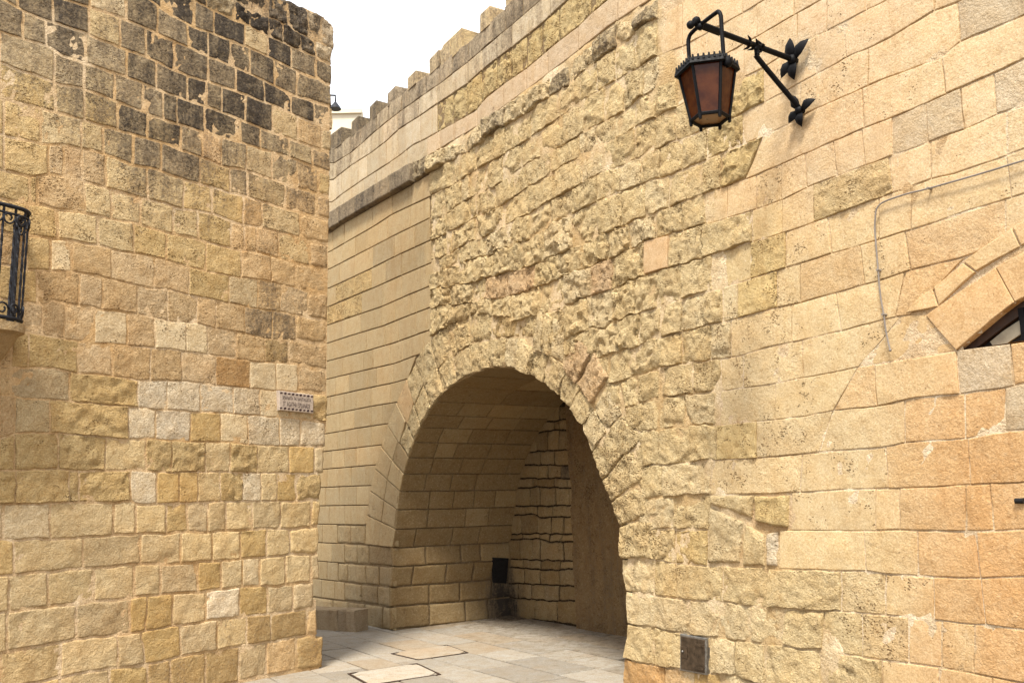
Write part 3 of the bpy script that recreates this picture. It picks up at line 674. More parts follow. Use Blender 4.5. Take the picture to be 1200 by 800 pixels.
# ---- arch ring
OUT = [(428.6, 638), (430, 603), (434.5, 575), (440, 548.5), (447, 523), (455, 498), (465.5, 472), (477, 444), (490, 422), (505, 400), (525, 381), (550, 368)]
INN = [(461, 641), (464.6, 619.7), (467, 597), (469.7, 575), (474, 555), (479.7, 536), (487, 516), (494, 499.5), (507, 478), (521, 460), (537, 447), (556, 438)]
for k in range(len(OUT)-1):
    o0, o1, i0, i1 = map(np.array, (OUT[k], OUT[k+1], INN[k], INN[k+1]))
    f0 = 0.5; m0 = o0*(1-f0)+i0*f0; m1 = o1*(1-f0)+i1*f0
    if k >= 5: m0 = o0*.42+i0*.58
    if k < 8:
        cc = ['s', 's', 's', 's', 's', 's', 'T', 'F'][k]
        rg = k >= 5
        for a_, q in enumerate(([o0, m0, m1, o1], [m0, i0, i1, m1])):
            if not rg or (a_ == 0 and k < 7):
                st = dict(gap=0.012, proud=RNG.uniform(0.01, 0.02), amp=0.004, R=0.010, cell=0.05, wob=0.005); pr = (0.3, 0, 0.3)
            else:
                st = dict(gap=0.02, proud=RNG.uniform(0.015, 0.03), amp=0.016, R=0.025, cell=0.03, wob=0.012); pr = (0.8, 0, 1.0)
            c3 = C_['F'] if (rg and a_ == 1) else C_[cc]
            if k == 4 and a_ == 1: c3 = C_['B']
            add_stone(rubble, facade_w, quad_patch(q), jit(c3, .06), pr, True, 'voussoir', seed=k, **st)
    else:
        st = rubble_style(); st.update(proud=RNG.uniform(0.02, 0.05))
        add_stone(rubble, facade_w, quad_patch([m0, i0, i1, m1]), jit(C_['F'], .06), (0.8, 0, 1), True, 'voussoir', seed=k, **st)
        st = rubble_style(); st.update(proud=RNG.uniform(0.02, 0.05))
        add_stone(rubble, facade_w, quad_patch([o0, m0, m1, o1]), jit(C_['F'], .06), (0.8, 0, 1), True, 'voussoir', seed=k+50, **st)
CROWN = [
 ([(556, 438), (575, 431), (574, 398), (550, 402)], 'F', 0.03), ([(575, 431), (594, 430), (595, 396), (574, 398)], 'F', 0.03), ([(594, 430), (612, 433), (612, 395), (595, 396)], 'f', 0.035),
 ([(612, 433), (625, 440), (629, 413), (613, 395)], 'F', 0.10), ([(550, 402), (577, 398), (577, 357), (550, 368)], 'F', 0.025), ([(577, 398), (617, 394), (617, 354), (577, 357)], 'Y', 0.022),
 ([(614, 395), (627, 398), (634, 362), (617, 355)], 'F', 0.02), ([(627, 410), (637, 413), (641, 363), (635, 360)], 'f', 0.05), ([(638, 414), (648, 418), (651, 371), (642, 366)], 'F', 0.06),
 ([(649, 418), (662, 426), (664, 380), (652, 372)], 'f', 0.04), ([(625, 440), (638, 449), (645, 416), (629, 412)], 'F', 0.03), ([(638.5, 449), (653.8, 464), (667, 430), (645, 416)], 'F', 0.03),
 ([(653.8, 464), (669, 480), (682, 454), (667, 431)], 'F', 0.02), ([(677, 452), (699, 412), (682, 397), (661, 428)], 'P', 0.06), ([(696, 473), (715, 442), (699, 413), (679, 451)], 'P', 0.055),
 ([(669, 480), (684, 498), (698, 479), (682, 454)], 'F', 0.03), ([(683, 497), (694, 531), (713, 507), (698, 479)], 'f', 0.03), ([(694, 531), (705, 562), (757, 512), (728, 488)], 'F', 0.03),
 ([(728, 488), (757, 512), (764, 478), (746, 470)], 'F', 0.02), ([(705, 562), (716, 588), (763, 556), (757, 512)], 'F', 0.03), ([(716, 588), (726, 617), (768, 600), (763, 557)], 'F', 0.03), ([(726, 617), (727, 655), (777, 653), (768, 600)], 'F', 0.03),
 ([(664, 420), (684, 394), (676, 372), (655, 372)], 'F', 0.02), ([(698, 478), (713, 506), (730, 486), (715, 444)], 'f', 0.025)]
for k, (q, code, pr_) in enumerate(CROWN):
    st = rubble_style(); st['proud'] = pr_; st['cell'] = 0.024
    prm = (0.8, 0, 1.0)
    if code == 'P': st.update(amp=0.012, R=0.012, wob=0.010, tilt=0, worm=0.022, chip=0.012); prm = (0.7, 0, 0.9)
    if code == 'Y': st.update(amp=0.010, R=0.02)
    if k in (17, 19, 20, 21): st.update(amp=0.012, R=0.02, freq=12); prm = (0.9, 0, 1.0)
    add_stone(rubble, facade_w, quad_patch(q), jit(C_[code], .05), prm, True, 'voussoir', seed=200+k, **st)

# ---- door surround on the right
DOORQ = [([(1085, 369), (1121, 411), (1190, 354), (1167, 313)], 'R'), ([(1167, 313), (1190, 354), (1262, 318), (1250, 268)], 'R'), ([(1129, 307), (1144.5, 318), (1197, 289), (1186, 267)], 'A'),
         ([(1095.6, 336), (1101, 358), (1144, 319), (1129, 308.6)], 'A'), ([(1062, 367), (1101, 359), (1093, 338)], 'A'), ([(1187, 266), (1198, 288), (1250, 262), (1240, 236)], 'R')]
for k, (q, code) in enumerate(DOORQ):
    if len(q) == 3: q = q+[((q[0][0]+q[2][0])/2-2, (q[0][1]+q[2][1])/2-2)]
    st = ashlar_style(); st['proud'] = 0.010+0.001*k; st['depth'] = 0.12; st['chip'] = 0.002; st['gap'] = 0.005
    if k < 2: st['depth'] = 0.10; st['proud'] = 0.014; st['R'] = 0.005; st['proud'] = 0.013
    add_stone(ashlar, facade_w, quad_patch(q), jit(C_[code], .04), (0.08, 0, 0.1), True, 'voussoir', seed=300+k, **st)

# ---- smooth bastion wall
SB = [[(387.6, 272.6), (402, 262), (487, 213.7), (505, 203)], [(387.6, 294.3), (440, 264), (460, 251), (504, 230.5)], [(387.6, 314.4), (463.8, 275), (494.8, 260), (506, 254)], [(386.8, 337), (433.6, 315.3), (470.5, 296.9), (505.7, 281)],
 [(386, 358.8), (438.7, 337), (470.5, 322.8), (510, 306)], [(385, 380.6), (448.7, 358.8), (478.9, 345.4), (505.7, 334.5)], [(385, 401.7), (408.5, 394), (448.7, 382), (477, 370.5), (510, 358)], [(385, 422.7), (430, 411), (462, 401.7), (494, 390), (514, 383)],
 [(382.6, 444.4), (428.6, 433.5), (462, 426), (494, 414)], [(382.6, 465.4), (425, 456), (460.5, 448.6), (480, 443)], [(383.4, 486.3), (435, 476), (472, 470)], [(383.4, 508), (420, 501.4), (460, 495.5)], [(380, 529), (452, 520.5)],
 [(376.7, 550), (446, 544)], [(376.7, 571), (442, 568.4)], [(377.5, 592.4), (436, 591.6)], [(376.7, 614), (434, 614.8)], [(375, 635.6), (428.6, 638), (447, 639), (462, 641)], [(378.7, 657.5), (431, 661.6), (463, 663.8)],
 [(373, 678), (424, 684), (459, 687.5)], [(368.4, 698.7), (424, 706), (459, 711)], [(368, 731), (460, 739)]]
SBE = [Bed(b) for b in SB]
VP_S = (-330, 596)
for b in SBE: b.vp = VP_S
SJ = [[390, 403.5, 437, 459.6, 483, 505], [401, 416.4, 430, 454.6, 480.5, 503], [397.6, 415.6, 437, 462, 485.6, 504], [393.5, 414.4, 435.3, 452, 470.5, 498, 512], [402.7, 423.6, 448.7, 471, 499, 508], [402.7, 422.8, 447, 463, 479.7, 488, 505],
 [409, 429.5, 451, 467, 487.5, 500.7, 512], [401.8, 426, 437.5, 457, 472, 496.5, 506], [393.5, 408.5, 431, 441.7, 460.5, (488, 478)], [387.6, 403.5, 417.7, 435, 457.6, (477, 467)], [398.5, 415, 435, 448, (467, 457)], [396, 404.7, 419.4, 435, (456, 449)],
 [389, 403.5, 417.7, (448, 442)], [383.4, 395, 411.5, 427.8, (442, 436)], [381.7, 397.6, 417.7, (436, 432)], [385.6, 404, 415, (433, 431)], [378, 395, 409.7, 427.8, 448, 463], [389, 403.5, 418.6, 432, 462], [383.4, 396, 407, 428.4, 444, 460.5], [377, 392.4, 403.7, 423.7, 442.5, 459], [389.4, 408, 427, 448, 460]]
SCODE = {(3, 4): 'H', (3, 5): 'H', (4, 3): 'T', (4, 4): 'T', (5, 4): 's', (2, 4): 's'}
for k, js in enumerate(SJ):
    top, bot = SBE[k], SBE[k+1]
    js = [294+random.uniform(-4, 4), 316+random.uniform(-4, 4), 339+random.uniform(-4, 4), 360+random.uniform(-4, 6)]+js
    for i in range(len(js)-1):
        pt = row_patch(bot, top, js[i], js[i+1]); c = pt(np.array([.5]), np.array([.5]))[0]
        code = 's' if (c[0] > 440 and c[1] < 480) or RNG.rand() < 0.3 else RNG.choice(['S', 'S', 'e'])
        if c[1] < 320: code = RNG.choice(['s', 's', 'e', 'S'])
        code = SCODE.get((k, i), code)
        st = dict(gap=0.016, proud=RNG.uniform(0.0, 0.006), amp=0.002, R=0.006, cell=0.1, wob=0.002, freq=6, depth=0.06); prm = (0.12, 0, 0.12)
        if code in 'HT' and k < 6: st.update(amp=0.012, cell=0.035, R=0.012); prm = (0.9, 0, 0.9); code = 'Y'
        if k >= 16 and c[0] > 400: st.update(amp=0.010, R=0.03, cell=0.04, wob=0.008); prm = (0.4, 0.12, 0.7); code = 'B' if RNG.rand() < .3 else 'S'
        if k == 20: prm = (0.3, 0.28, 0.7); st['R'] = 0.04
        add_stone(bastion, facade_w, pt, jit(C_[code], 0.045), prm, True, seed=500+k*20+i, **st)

# parapet rows above the cornice (bastion left, arched wall right)
PB = [[(392, 173), (412, 158), (432, 143), (454, 122), (464, 115.6), (487, 97), (514, 77), (532, 61), (547, 50), (575, 25), (603, -2), (640, -38), (760, -150)],
      [(391.7, 191), (412, 178.6), (440, 153.5), (467, 132), (514, 99), (547, 74), (575, 50), (600, 29), (634, 0), (760, -112)],
      [(390, 211), (412, 193.6), (437, 177.7), (452, 166), (467, 151.8), (491, 136.7), (512, 122), (547, 99), (570, 78), (597, 58), (634, 29), (654, 10), (700, -28), (780, -96)],
      [(389, 237), (400, 228), (427, 209.6), (467, 183.6), (484, 170), (500.6, 162), (515, 153.5), (557, 130), (570, 114), (592, 97), (617, 80), (654, 48.6), (679, 30), (694, 15), (712, 0), (800, -75)],
      [(388, 251), (485.5, 192), (502, 183), (531, 165), (560, 148), (592, 124), (625, 100), (674, 63), (712, 32), (759, 2), (800, -26)]]
PBE = [Bed(b) for b in PB]
PJ = [[379, 401, 411, 422, 441, 455, 470, 487, 500, 514, 530, 548, 563, 578, 592, 612, 640, 670], [379, 394, 411, 436, 449, 466, 491, 512, 530, 548, 565, 582, 600, 620, 645, 670],
      [380, 393.4, 400, 410, 420, 430, 453, 466, 475.5, 484, 493, 507, 512, 547.5, 564, 582, 598.5, 617, 635, 654.7, 692, 730], [380, 401, 426, 441, 458, 477, 500.6, 515.7, 531.6, 559, 590, 617, 642, 678, 724, 765]]
for k, js in enumerate(PJ):
    top, bot = PBE[k], PBE[k+1]
    for i in range(len(js)-1):
        pt = row_patch(bot, top, js[i], js[i+1]); c = pt(np.array([.5]), np.array([.5]))[0]
        st = dict(gap=0.016, proud=RNG.uniform(0.0, 0.008), amp=0.003, R=0.008, cell=0.08, wob=0.003, freq=6, depth=0.08); prm = (0.2, 0.0, 0.2)
        code = RNG.choice(['Z', 'z', 'Z', 'N'])
        if k == 0: prm = (0.25, RNG.uniform(0.55, 0.82), 0.5); st.update(amp=0.008, chip=0.01); code = RNG.choice(['N', 'z', 'z'])
        if k == 1: prm = (0.2, RNG.uniform(0.25, 0.62), 0.35)
        if k == 2:
            prm = (0.2, RNG.uniform(0, 0.25), 0.15)
            if c[0] > 511: code = 'H'; st.update(amp=0.018, R=0.012, cell=0.022, freq=12, worm=0.02, chip=0.012); prm = (0.8, 0, 1.0)
        if k == 3: code = 'Q' if c[0] > 500 else 'z'; prm = (0.3, 0.05, 0.25)
        add_stone(bastion if c[0] < 506 else rubble, facade_w, pt, jit(C_[code], 0.06), prm, inframe(pt), seed=900+k*30+i, **st)
ctop, cbot = Bed([(388, 251), (485.5, 192)]), Bed([(387.6, 272), (402, 262.5), (487, 213.5)])
cj = [376, 402, 421.5, 444.5, 463, 487]
for i in range(len(cj)-1):
    add_stone(bastion, facade_w, row_patch(cbot, ctop, cj[i], cj[i+1]), jit((.38, .31, .21), .08), (0.3, RNG.uniform(0.6, 0.9), 0.6), True, 'cornice_stone', seed=i, gap=0.012, proud=0.10, amp=0.006, R=0.02, cell=0.05, wob=0.006, depth=0.12)
mtop = Bed([(487, 192), (514, 177), (541, 166), (549, 166), (569, 138), (580, 133), (593, 127), (618, 109), (650, 89), (675, 71), (697, 50), (721, 29), (742, 21), (770, 0)])
mbot = Bed([(487, 213), (504, 204), (522, 192), (546, 181), (570, 162), (592, 148), (620, 133), (642, 115), (669, 100), (687, 82), (721, 58), (751, 34), (774, 20)])
mj = [488, 504, 522, 549, 569, 593, 617, 645, 668, 697, 722, 745, 773]
for i in range(len(mj)-1):
    add_stone(rubble, facade_w, row_patch(mbot, mtop, mj[i], mj[i+1]), jit(C_['f'], .06), (0.8, RNG.choice([0.1, 0.3, 0.7]), 1.0), True, 'moulding_stone', seed=40+i, gap=0.01, proud=RNG.uniform(0.03, 0.10)*(1 if i < 6 else .7), amp=0.03, R=0.018, cell=0.02, wob=0.035, depth=0.16, freq=10, worm=0.02, chip=0.03, tilt=RNG.uniform(-.3, .1))

# merlons: (x left, base y left), (x right, base y right), top y left, px of the far edge of the visible end face
def merlon(xl, yl, xr, yr, ytl, t, parent, code, dk):
    sz = facade_w.hit_sz(np.array([[xl, yl], [xr, yr], [xl, ytl]], float)); s, z = sz
    zb = 0.5*(z[0]+z[1])-0.03; zt = z[2]
    V, F = [], []
    P, N, T = facade_w.at(np.array([s[0], s[1]]), np.array([zb, zb]))
    plan = [P[0][:2]+N[0][:2]*0.004, P[1][:2]+N[1][:2]*0.004, P[1][:2]-N[1][:2]*t, P[0][:2]-N[0][:2]*t]
    cen = np.mean(plan, 0); A_, Fa = [], []
    lv = [(zb, 1.0), (zt-0.02, 1.0), (zt, 0.94)]
    for z_, k_ in lv:
        for p in plan: A_.append([*(cen+(p-cen)*k_+RNG.uniform(-.006, .006, 2)), z_+RNG.uniform(-.008, .008)])
    for l in range(2):
        for i in range(4): Fa.append([l*4+i, l*4+(i+1) % 4, (l+1)*4+(i+1) % 4, (l+1)*4+i])
    Fa.append([8, 9, 10, 11]); Fa.append([3, 2, 1, 0])
    ar = sum(plan[i][0]*plan[(i+1) % 4][1]-plan[(i+1) % 4][0]*plan[i][1] for i in range(4))
    if ar < 0: Fa = [f[::-1] for f in Fa]
    n = len(A_); link_mesh('merlon', A_, Fa, LIME, parent, False, (np.tile(np.array([*jit(C_[code], .06), 1.0]), (n, 1)), np.tile(np.array([0.3, dk+0.42, 0.7]), (n, 1))))
for (xl, yl, xr, yr, ytl, t, par, code, dk) in (
    (385, 178, 400, 167, 160, .30, bastion, 'e', .55), (412, 158.5, 420, 152, 143, .30, bastion, 'e', .55), (433, 142, 441, 135.5, 125.6, .30, bastion, 'e', .5), (454.5, 122, 463.5, 116, 109, .28, bastion, 'N', .4),
    (478.5, 103.5, 487.5, 97, 90.5, .28, bastion, 'a', .25), (504, 84, 515, 76.5, 68.5, .26, rubble, 'a', .2), (517, 75, 528, 65.5, 58, .24, rubble, 'a', .2), (519, 74, 541, 55, 53, .34, rubble, 'y', .1), (563, 36.5, 574.5, 26, 17, .34, rubble, 'a', .2), (593, 8, 612, -8, -14, .34, rubble, 'a', .2)):
    merlon(xl, yl, xr, yr, ytl, t, par, code, dk)

# ---- mortar / wall cores of the facade
s_left, s_right = facade_w.s[0]+0.2, facade_w.s[-1]-1.0
top_bed = PBE[0]
def blend(x, lo, hi): return np.clip((x-lo)/(hi-lo), 0, 1)
def xa_at(px):   # where rubble gives way to ashlar, by height in the wall
    return np.interp(px[:, 1], [0, 60, 110, 200, 300, 400, 560, 640, 700, 800], [772, 790, 896, 840, 850, 850, 835, 905, 975, 1000])
def fm_off(P, px, s, z):
    bas = (px[:, 0] < 505) | (px[:, 1] < PBE[4](px[:, 0]))
    ring = px[:, 1] > 400
    bas = np.where(ring & (px[:, 0] < 505), True, bas)
    ash = (px[:, 0] > xa_at(px))
    n = fbm(P, 5, 61, 4)
    o = np.where(bas, -0.015, np.where(ash, -0.005+0.012*n, 0.002+0.026*n))
    return o
def fm_col(P, px):
    n = np.clip(fbm(P, 3.1, 71)*1.5+0.55, 0, 1)[:, None]
    rub = np.array([.56, .42, .23])*(1-n)+np.array([.74, .62, .43])*n
    ash = np.array([.54, .39, .22])*(1-n)+np.array([.78, .67, .50])*n
    bas = np.tile(np.array([.25, .185, .105]), (len(P), 1))
    isb = ((px[:, 0] < 505) | (px[:, 1] < PBE[4](px[:, 0])))[:, None]; isa = (px[:, 0] > xa_at(px))[:, None]
    c = np.where(isb, bas, np.where(isa, ash, rub))
    return np.concatenate([c, np.ones((len(c), 1))], 1)
def fm_keep(cp, s, z):
    oc = np.array([np.mean(OS), 1.2]); hole = in_poly(s, z, oc[0]+(OS-oc[0])*1.045, oc[1]+(OZ-oc[1])*1.06) | in_poly(s, z, OS, OZ)
    hole |= in_poly(s, z, LS.mean()+(LS-LS.mean())*1.06, LZ.mean()+(LZ-LZ.mean())*1.18)
    top = top_bed(cp[:, 0])
    return ~hole & ((cp[:, 1] > top+1.5) | (cp[:, 0] > 760))
o_ = mortar_sheet('mortar', rubble, facade_w, s_left, s_right, -0.05, 9.3, 0.045, fm_off, fm_col, fm_keep)

# solid wall behind the facing: pieces round the opening so that no daylight leaks in
def slab(name, parent, s0, s1, z0, z1, t0=0.10, t1=0.75):
    ss = np.linspace(s0, s1, max(2, int((s1-s0)/0.5)+1))
    P, N, _ = facade_w.at(ss, np.zeros_like(ss))
    plan = [tuple((P[i]-N[i]*t0)[:2]) for i in range(len(ss))]+[tuple((P[i]-N[i]*t1)[:2]) for i in range(len(ss))[::-1]]
    return prism(name, plan, z0, z1, LIME, parent, ((.40, .30, .16), (.2, 0, .6)))
sL, sR = OS[0], OS[-2]
slab('wall_core', bastion, s_left, S_B-0.35, -0.05, facade_w.hit_sz(np.array([[420.0, 153.0]]))[1][0]-0.15)
slab('wall_core', rubble, S_B-0.34, sR+0.4, 3.55, facade_w.hit_sz(np.array([[530.0, 64.0]]))[1][0]-0.15)
sl0 = facade_w.hit_sz(np.array([[1112.0, 411.0]]))[0][0]
slab('wall_core', ashlar, sR+0.41, sl0-0.05, -0.05, 9.2)
slab('wall_core', ashlar, sl0-0.04, s_right, -0.05, float(LZ[0])-0.03)
slab('wall_core', ashlar, sl0-0.04, s_right, float(LZ.max())+0.1, 9.2)

# lunette: reveal, dark glass, bars
fan = empty('fanlight', facade_w.at(np.array([LS[4]]), np.array([LZ[0]]))[0][0], 'dark glazed fanlight with iron bars under the orange door arch at the right edge', 'window')
Pl, Nl, _ = facade_w.at(LS, LZ)
nL_ = len(LUN)
Vr = np.concatenate([Pl+Nl*0.0, Pl-Nl*0.09]); Fr = [[i, (i+1) % nL_, nL_+(i+1) % nL_, nL_+i] for i in range(nL_)]
link_mesh('reveal', Vr, Fr, LIME, fan, False, (np.tile(np.array([.50, .31, .14, 1]), (2*nL_, 1)), np.tile(np.array([.1, 0, .1]), (2*nL_, 1))))
link_mesh('glass', Pl-Nl*0.088, [list(range(nL_))], BLACK, fan, False)
def strip(name, pts, wdt, mat, parent, off, th):
    s, z = facade_w.hit_sz(np.array(pts, float)); n = len(pts); V = []
    for i in range(n):
        a = np.array([s[max(0, i-1)], z[max(0, i-1)]]); b = np.array([s[min(n-1, i+1)], z[min(n-1, i+1)]]); t = (b-a)/np.linalg.norm(b-a); pn = np.array([-t[1], t[0]])
        for sg in (-1, 1):
            P, N, _ = facade_w.at(np.array([s[i]+pn[0]*sg*wdt/2]), np.array([z[i]+pn[1]*sg*wdt/2]))
            V.append(P[0]+N[0]*off); V.append(P[0]+N[0]*(off+th))
    F = []
    for i in range(n-1):
        a, b = i*4, (i+1)*4
        F += [[a, a+1, b+1, b], [a+1, a+3, b+3, b+1], [a+3, a+2, b+2, b+3], [a+2, a, b, b+2]]
    F += [[0, 2, 3, 1], [n*4-4, n*4-3, n*4-1, n*4-2]]
    return link_mesh(name, V, F, mat, parent, False)
strip('frame', [(1124, 408), (1150, 388), (1170, 372), (1192, 357), (1216, 342), (1262, 323)], 0.085, DARKWOOD, fan, -0.085, 0.035)
strip('pane', [(1156, 405), (1172, 392), (1195, 377), (1222, 363)], 0.075, PALEBAR, fan, -0.086, 0.015)
strip('bar', [(1191, 360), (1194, 380), (1196, 402)], 0.035, IRON, fan, -0.07, 0.03)
strip('bar', [(1225, 345), (1230, 365), (1232, 398)], 0.035, IRON, fan, -0.07, 0.03)

# ------------------------------------------------------------------ VAULTED RECESS
DEP = 1.86
prof = np.array([(s, z) for s, z in zip(OS, OZ)])
seg = np.linalg.norm(np.diff(prof, axis=0), axis=1); PQ = np.concatenate([[0], np.cumsum(seg)])
class Vault:
    """(q along the opening profile, d depth into the wall)"""
    def __call__(self, qd):
        q = np.clip(qd[:, 0], 0, PQ[-1]-1e-6); d = qd[:, 1]
        s = np.interp(q, PQ, prof[:, 0]); z = np.interp(q, PQ, prof[:, 1])
        e = 0.25
        ds = np.interp(np.clip(q+e, 0, PQ[-1]), PQ, prof[:, 0])-np.interp(np.clip(q-e, 0, PQ[-1]), PQ, prof[:, 0])
        dz = np.interp(np.clip(q+e, 0, PQ[-1]), PQ, prof[:, 1])-np.interp(np.clip(q-e, 0, PQ[-1]), PQ, prof[:, 1])
        L = np.sqrt(ds*ds+dz*dz); ds, dz = ds/L, dz/L
        P0, N0, T0 = facade_w.at(s, z)
        P = P0-NF*d[:, None]
        Tq = T0*ds[:, None]+Z3*dz[:, None]
        N = T0*dz[:, None]-Z3*ds[:, None]          # towards the axis of the vault
        T = np.tile(-NF, (len(q), 1))
        return P, N, T
vault_w = Vault()
def edge_q(px):
    s, z = facade_w.hit_sz(np.array([px], float)); dd = (prof[:, 0]-s)**2+(prof[:, 1]-z)**2
    best, bq = 1e9, 0
    for i in range(len(seg)):
        a, b = prof[i], prof[i+1]; t = np.clip(((np.array([s[0], z[0]])-a)@(b-a))/(seg[i]**2), 0, 1); p = a+(b-a)*t
        e = np.linalg.norm(p-np.array([s[0], z[0]]))
        if e < best: best, bq = e, PQ[i]+t*seg[i]
    return bq
vq = [edge_q(p) for p in [(459, 737), (459, 711), (459, 687.5), (463, 663.5), (461, 641.4), (464.6, 619.7), (467, 597), (469, 575), (474, 555), (479.7, 536), (486, 518), (493, 499.7), (502, 485.5), (513, 470.4), (530, 452), (552, 440), (578, 431), (604, 431)]]
corner_shade_c = proj(vault_w(np.array([[vq[1], DEP]]))[0])[0]  # centre of the shade painted into the recess corner
def corner_shade(p, r): return float(np.exp(-((p[0]-corner_shade_c[0]-6)**2/(r*r)+(p[1]-corner_shade_c[1]-4)**2/(r*r*1.7))))
SHADE_P = np.mean(vault_w(np.array([[vq[0], DEP-0.05], [vq[2], DEP-0.05]]))[0], 0)
def corner_shade_v(V):  # deep shade of the back corner, painted into the stones with a soft falloff
    d = V-SHADE_P; return 1.5*np.exp(-((d[:, 0]**2+d[:, 1]**2)/0.13+np.maximum(d[:, 2]+0.05, 0)**2/0.34))*(0.75+0.5*fbm(V, 3.0, 171, 3))
def rect_patch(q0, q1, d0, d1):
    def f(u, v):
        u = np.asarray(u, float); v = np.asarray(v, float)
        return np.stack([q0+(q1-q0)*v, d0+(d1-d0)*u], -1)
    return f
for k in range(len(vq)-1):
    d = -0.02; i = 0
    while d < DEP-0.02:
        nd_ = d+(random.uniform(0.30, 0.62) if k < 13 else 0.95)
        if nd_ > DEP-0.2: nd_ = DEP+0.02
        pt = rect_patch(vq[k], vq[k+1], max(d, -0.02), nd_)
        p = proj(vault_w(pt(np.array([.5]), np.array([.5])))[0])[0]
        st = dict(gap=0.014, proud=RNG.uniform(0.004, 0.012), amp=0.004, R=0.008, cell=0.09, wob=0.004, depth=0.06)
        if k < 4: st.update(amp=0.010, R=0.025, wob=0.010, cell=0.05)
        prm = (0.25, 0.10 if k < 2 else 0.0, 0.35); st['soot_fn'] = corner_shade_v; st['cell'] = 0.05  # corner shade painted into the vault stones
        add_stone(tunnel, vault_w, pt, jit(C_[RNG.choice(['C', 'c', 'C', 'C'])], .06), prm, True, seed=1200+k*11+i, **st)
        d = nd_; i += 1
# mortar lining of the whole vault (both jambs and crown)
nq, ndp = 90, 14
Q, Dd = np.meshgrid(np.linspace(0, PQ[-1]-1e-3, nq), np.linspace(0.03, DEP+0.1, ndp))
P, N, T = vault_w(np.stack([Q.ravel(), Dd.ravel()], -1))
Vv = P-N*0.012
idx = np.arange(nq*ndp).reshape(ndp, nq); qf = np.stack([idx[:-1, :-1], idx[1:, :-1], idx[1:, 1:], idx[:-1, 1:]], -1).reshape(-1, 4)
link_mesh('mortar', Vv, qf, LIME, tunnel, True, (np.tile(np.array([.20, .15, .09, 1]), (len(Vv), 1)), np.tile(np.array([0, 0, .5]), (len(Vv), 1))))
# back wall: plane parallel to the facade
pB = BR-NF[:2]*DEP
back_w = Wall([pB+dR*2.0, pB-dR*8.0], +1)
if back_w.at([1.0], [1.0])[1][0]@NF < 0: back_w = Wall([pB+dR*2.0, pB-dR*8.0], -1)
KBK = [[(640, 478), (668, 474)], [(632, 495.5), (667, 490.5)], [(620, 508), (652, 504), (669, 504)], [(612, 530), (650, 527.5), (672, 526.7)], [(606, 544), (672, 545)], [(600, 560), (657, 560), (673, 561)], [(596, 572.8), (627, 570), (674, 572)],
       [(592, 593), (629, 593), (675, 591.7)], [(592, 604), (625, 602), (632, 606), (676, 605)], [(590, 625.5), (632, 624.7), (677, 625.5)], [(590, 632), (632, 631), (642, 634.7), (678, 634.7)], [(590, 654.7), (679, 657.5)], [(590, 664), (642.5, 667.8), (680, 666.5)],
       [(590, 682.8), (654, 685.6), (682, 686.6)], [(590, 699), (652, 704), (682, 703.4)], [(590, 722), (654, 729), (682, 734)]]
BKB = [Bed(b) for b in KBK]
BKJ = [[640, 655, 668], [628, 649, 655, 669], [618, 628, 641, 654, 672], [610, 633, 649, 665, 673], [604, 631, 641, 657, 673], [600, 624.5, 649, 665, 674], [596, 620, 632, 650.5, 667, 675], [594, 616, 629, 647, 663, 676], [592, 610, 629.5, 644.6, 659.7, 677], [592, 612, 632, 643, 658, 678],
       [590, 608, 623, 632, 659.7, 679], [590, 612, 633, 655.6, 680], [590, 614, 632, 655.6, 681], [590, 606, 622, 638, 654, 682], [590, 605, 627, 652, 683]]
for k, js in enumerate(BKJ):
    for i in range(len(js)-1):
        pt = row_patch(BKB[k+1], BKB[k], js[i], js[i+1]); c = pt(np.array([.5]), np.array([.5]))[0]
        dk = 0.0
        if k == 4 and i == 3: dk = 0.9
        add_stone(tunnel, back_w, pt, jit(C_[RNG.choice(['c', 'B', 'C', 'c'])], .08), (0.4, dk, 0.7), True, seed=1500+k*9+i, gap=RNG.uniform(.018, .028), gu_k=1.5, proud=RNG.uniform(0.0, 0.012), amp=0.006, R=0.010, cell=0.028, wob=0.016, fac=0.008, depth=0.10, soot_fn=corner_shade_v, chip=0.01)  # corner shade painted into the back-wall stones
bs = np.linspace(0.6, 9.2, 40); bz = np.linspace(-0.05, 4.2, 30); Sg, Zg = np.meshgrid(bs, bz)
P, N, T = back_w.at(Sg.ravel(), Zg.ravel()); Vv = P-N*0.024
idx = np.arange(40*30).reshape(30, 40); qf = np.stack([idx[:-1, :-1], idx[:-1, 1:], idx[1:, 1:], idx[1:, :-1]], -1).reshape(-1, 4)
if np.cross(Vv[qf[0, 1]]-Vv[qf[0, 0]], Vv[qf[0, 3]]-Vv[qf[0, 0]])@N[0] < 0: qf = qf[:, ::-1]
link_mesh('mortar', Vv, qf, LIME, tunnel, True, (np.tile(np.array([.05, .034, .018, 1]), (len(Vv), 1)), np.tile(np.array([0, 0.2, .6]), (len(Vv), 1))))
# plastered stretch of the back wall
ps, pz = back_w.hit_sz(np.array([[668, 484], [671, 520], [675, 600], [678, 660], [680, 735]], float))
zz = np.linspace(-0.05, 3.3, 26); nx_ = 30; V = []
for z in zz:
    s0_ = np.interp(z, pz[::-1], ps[::-1])+random.uniform(-.03, .03)
    for i in range(nx_): V.append((s0_+(8.9-s0_)*(i/(nx_-1))**1.5, z))
V = np.array(V); P, N, T = back_w.at(V[:, 0], V[:, 1]); off = 0.075+0.018*fbm(P, 3, 81, 4); F0 = P+N*off[:, None]; B0 = P-N*0.02
idx = np.arange(26*nx_).reshape(26, nx_); qf = np.stack([idx[:-1, :-1], idx[:-1, 1:], idx[1:, 1:], idx[1:, :-1]], -1).reshape(-1, 4)
nb = len(F0); e = idx[:, 0]
side = np.stack([e[:-1], e[1:], nb+e[1:], nb+e[:-1]], -1)
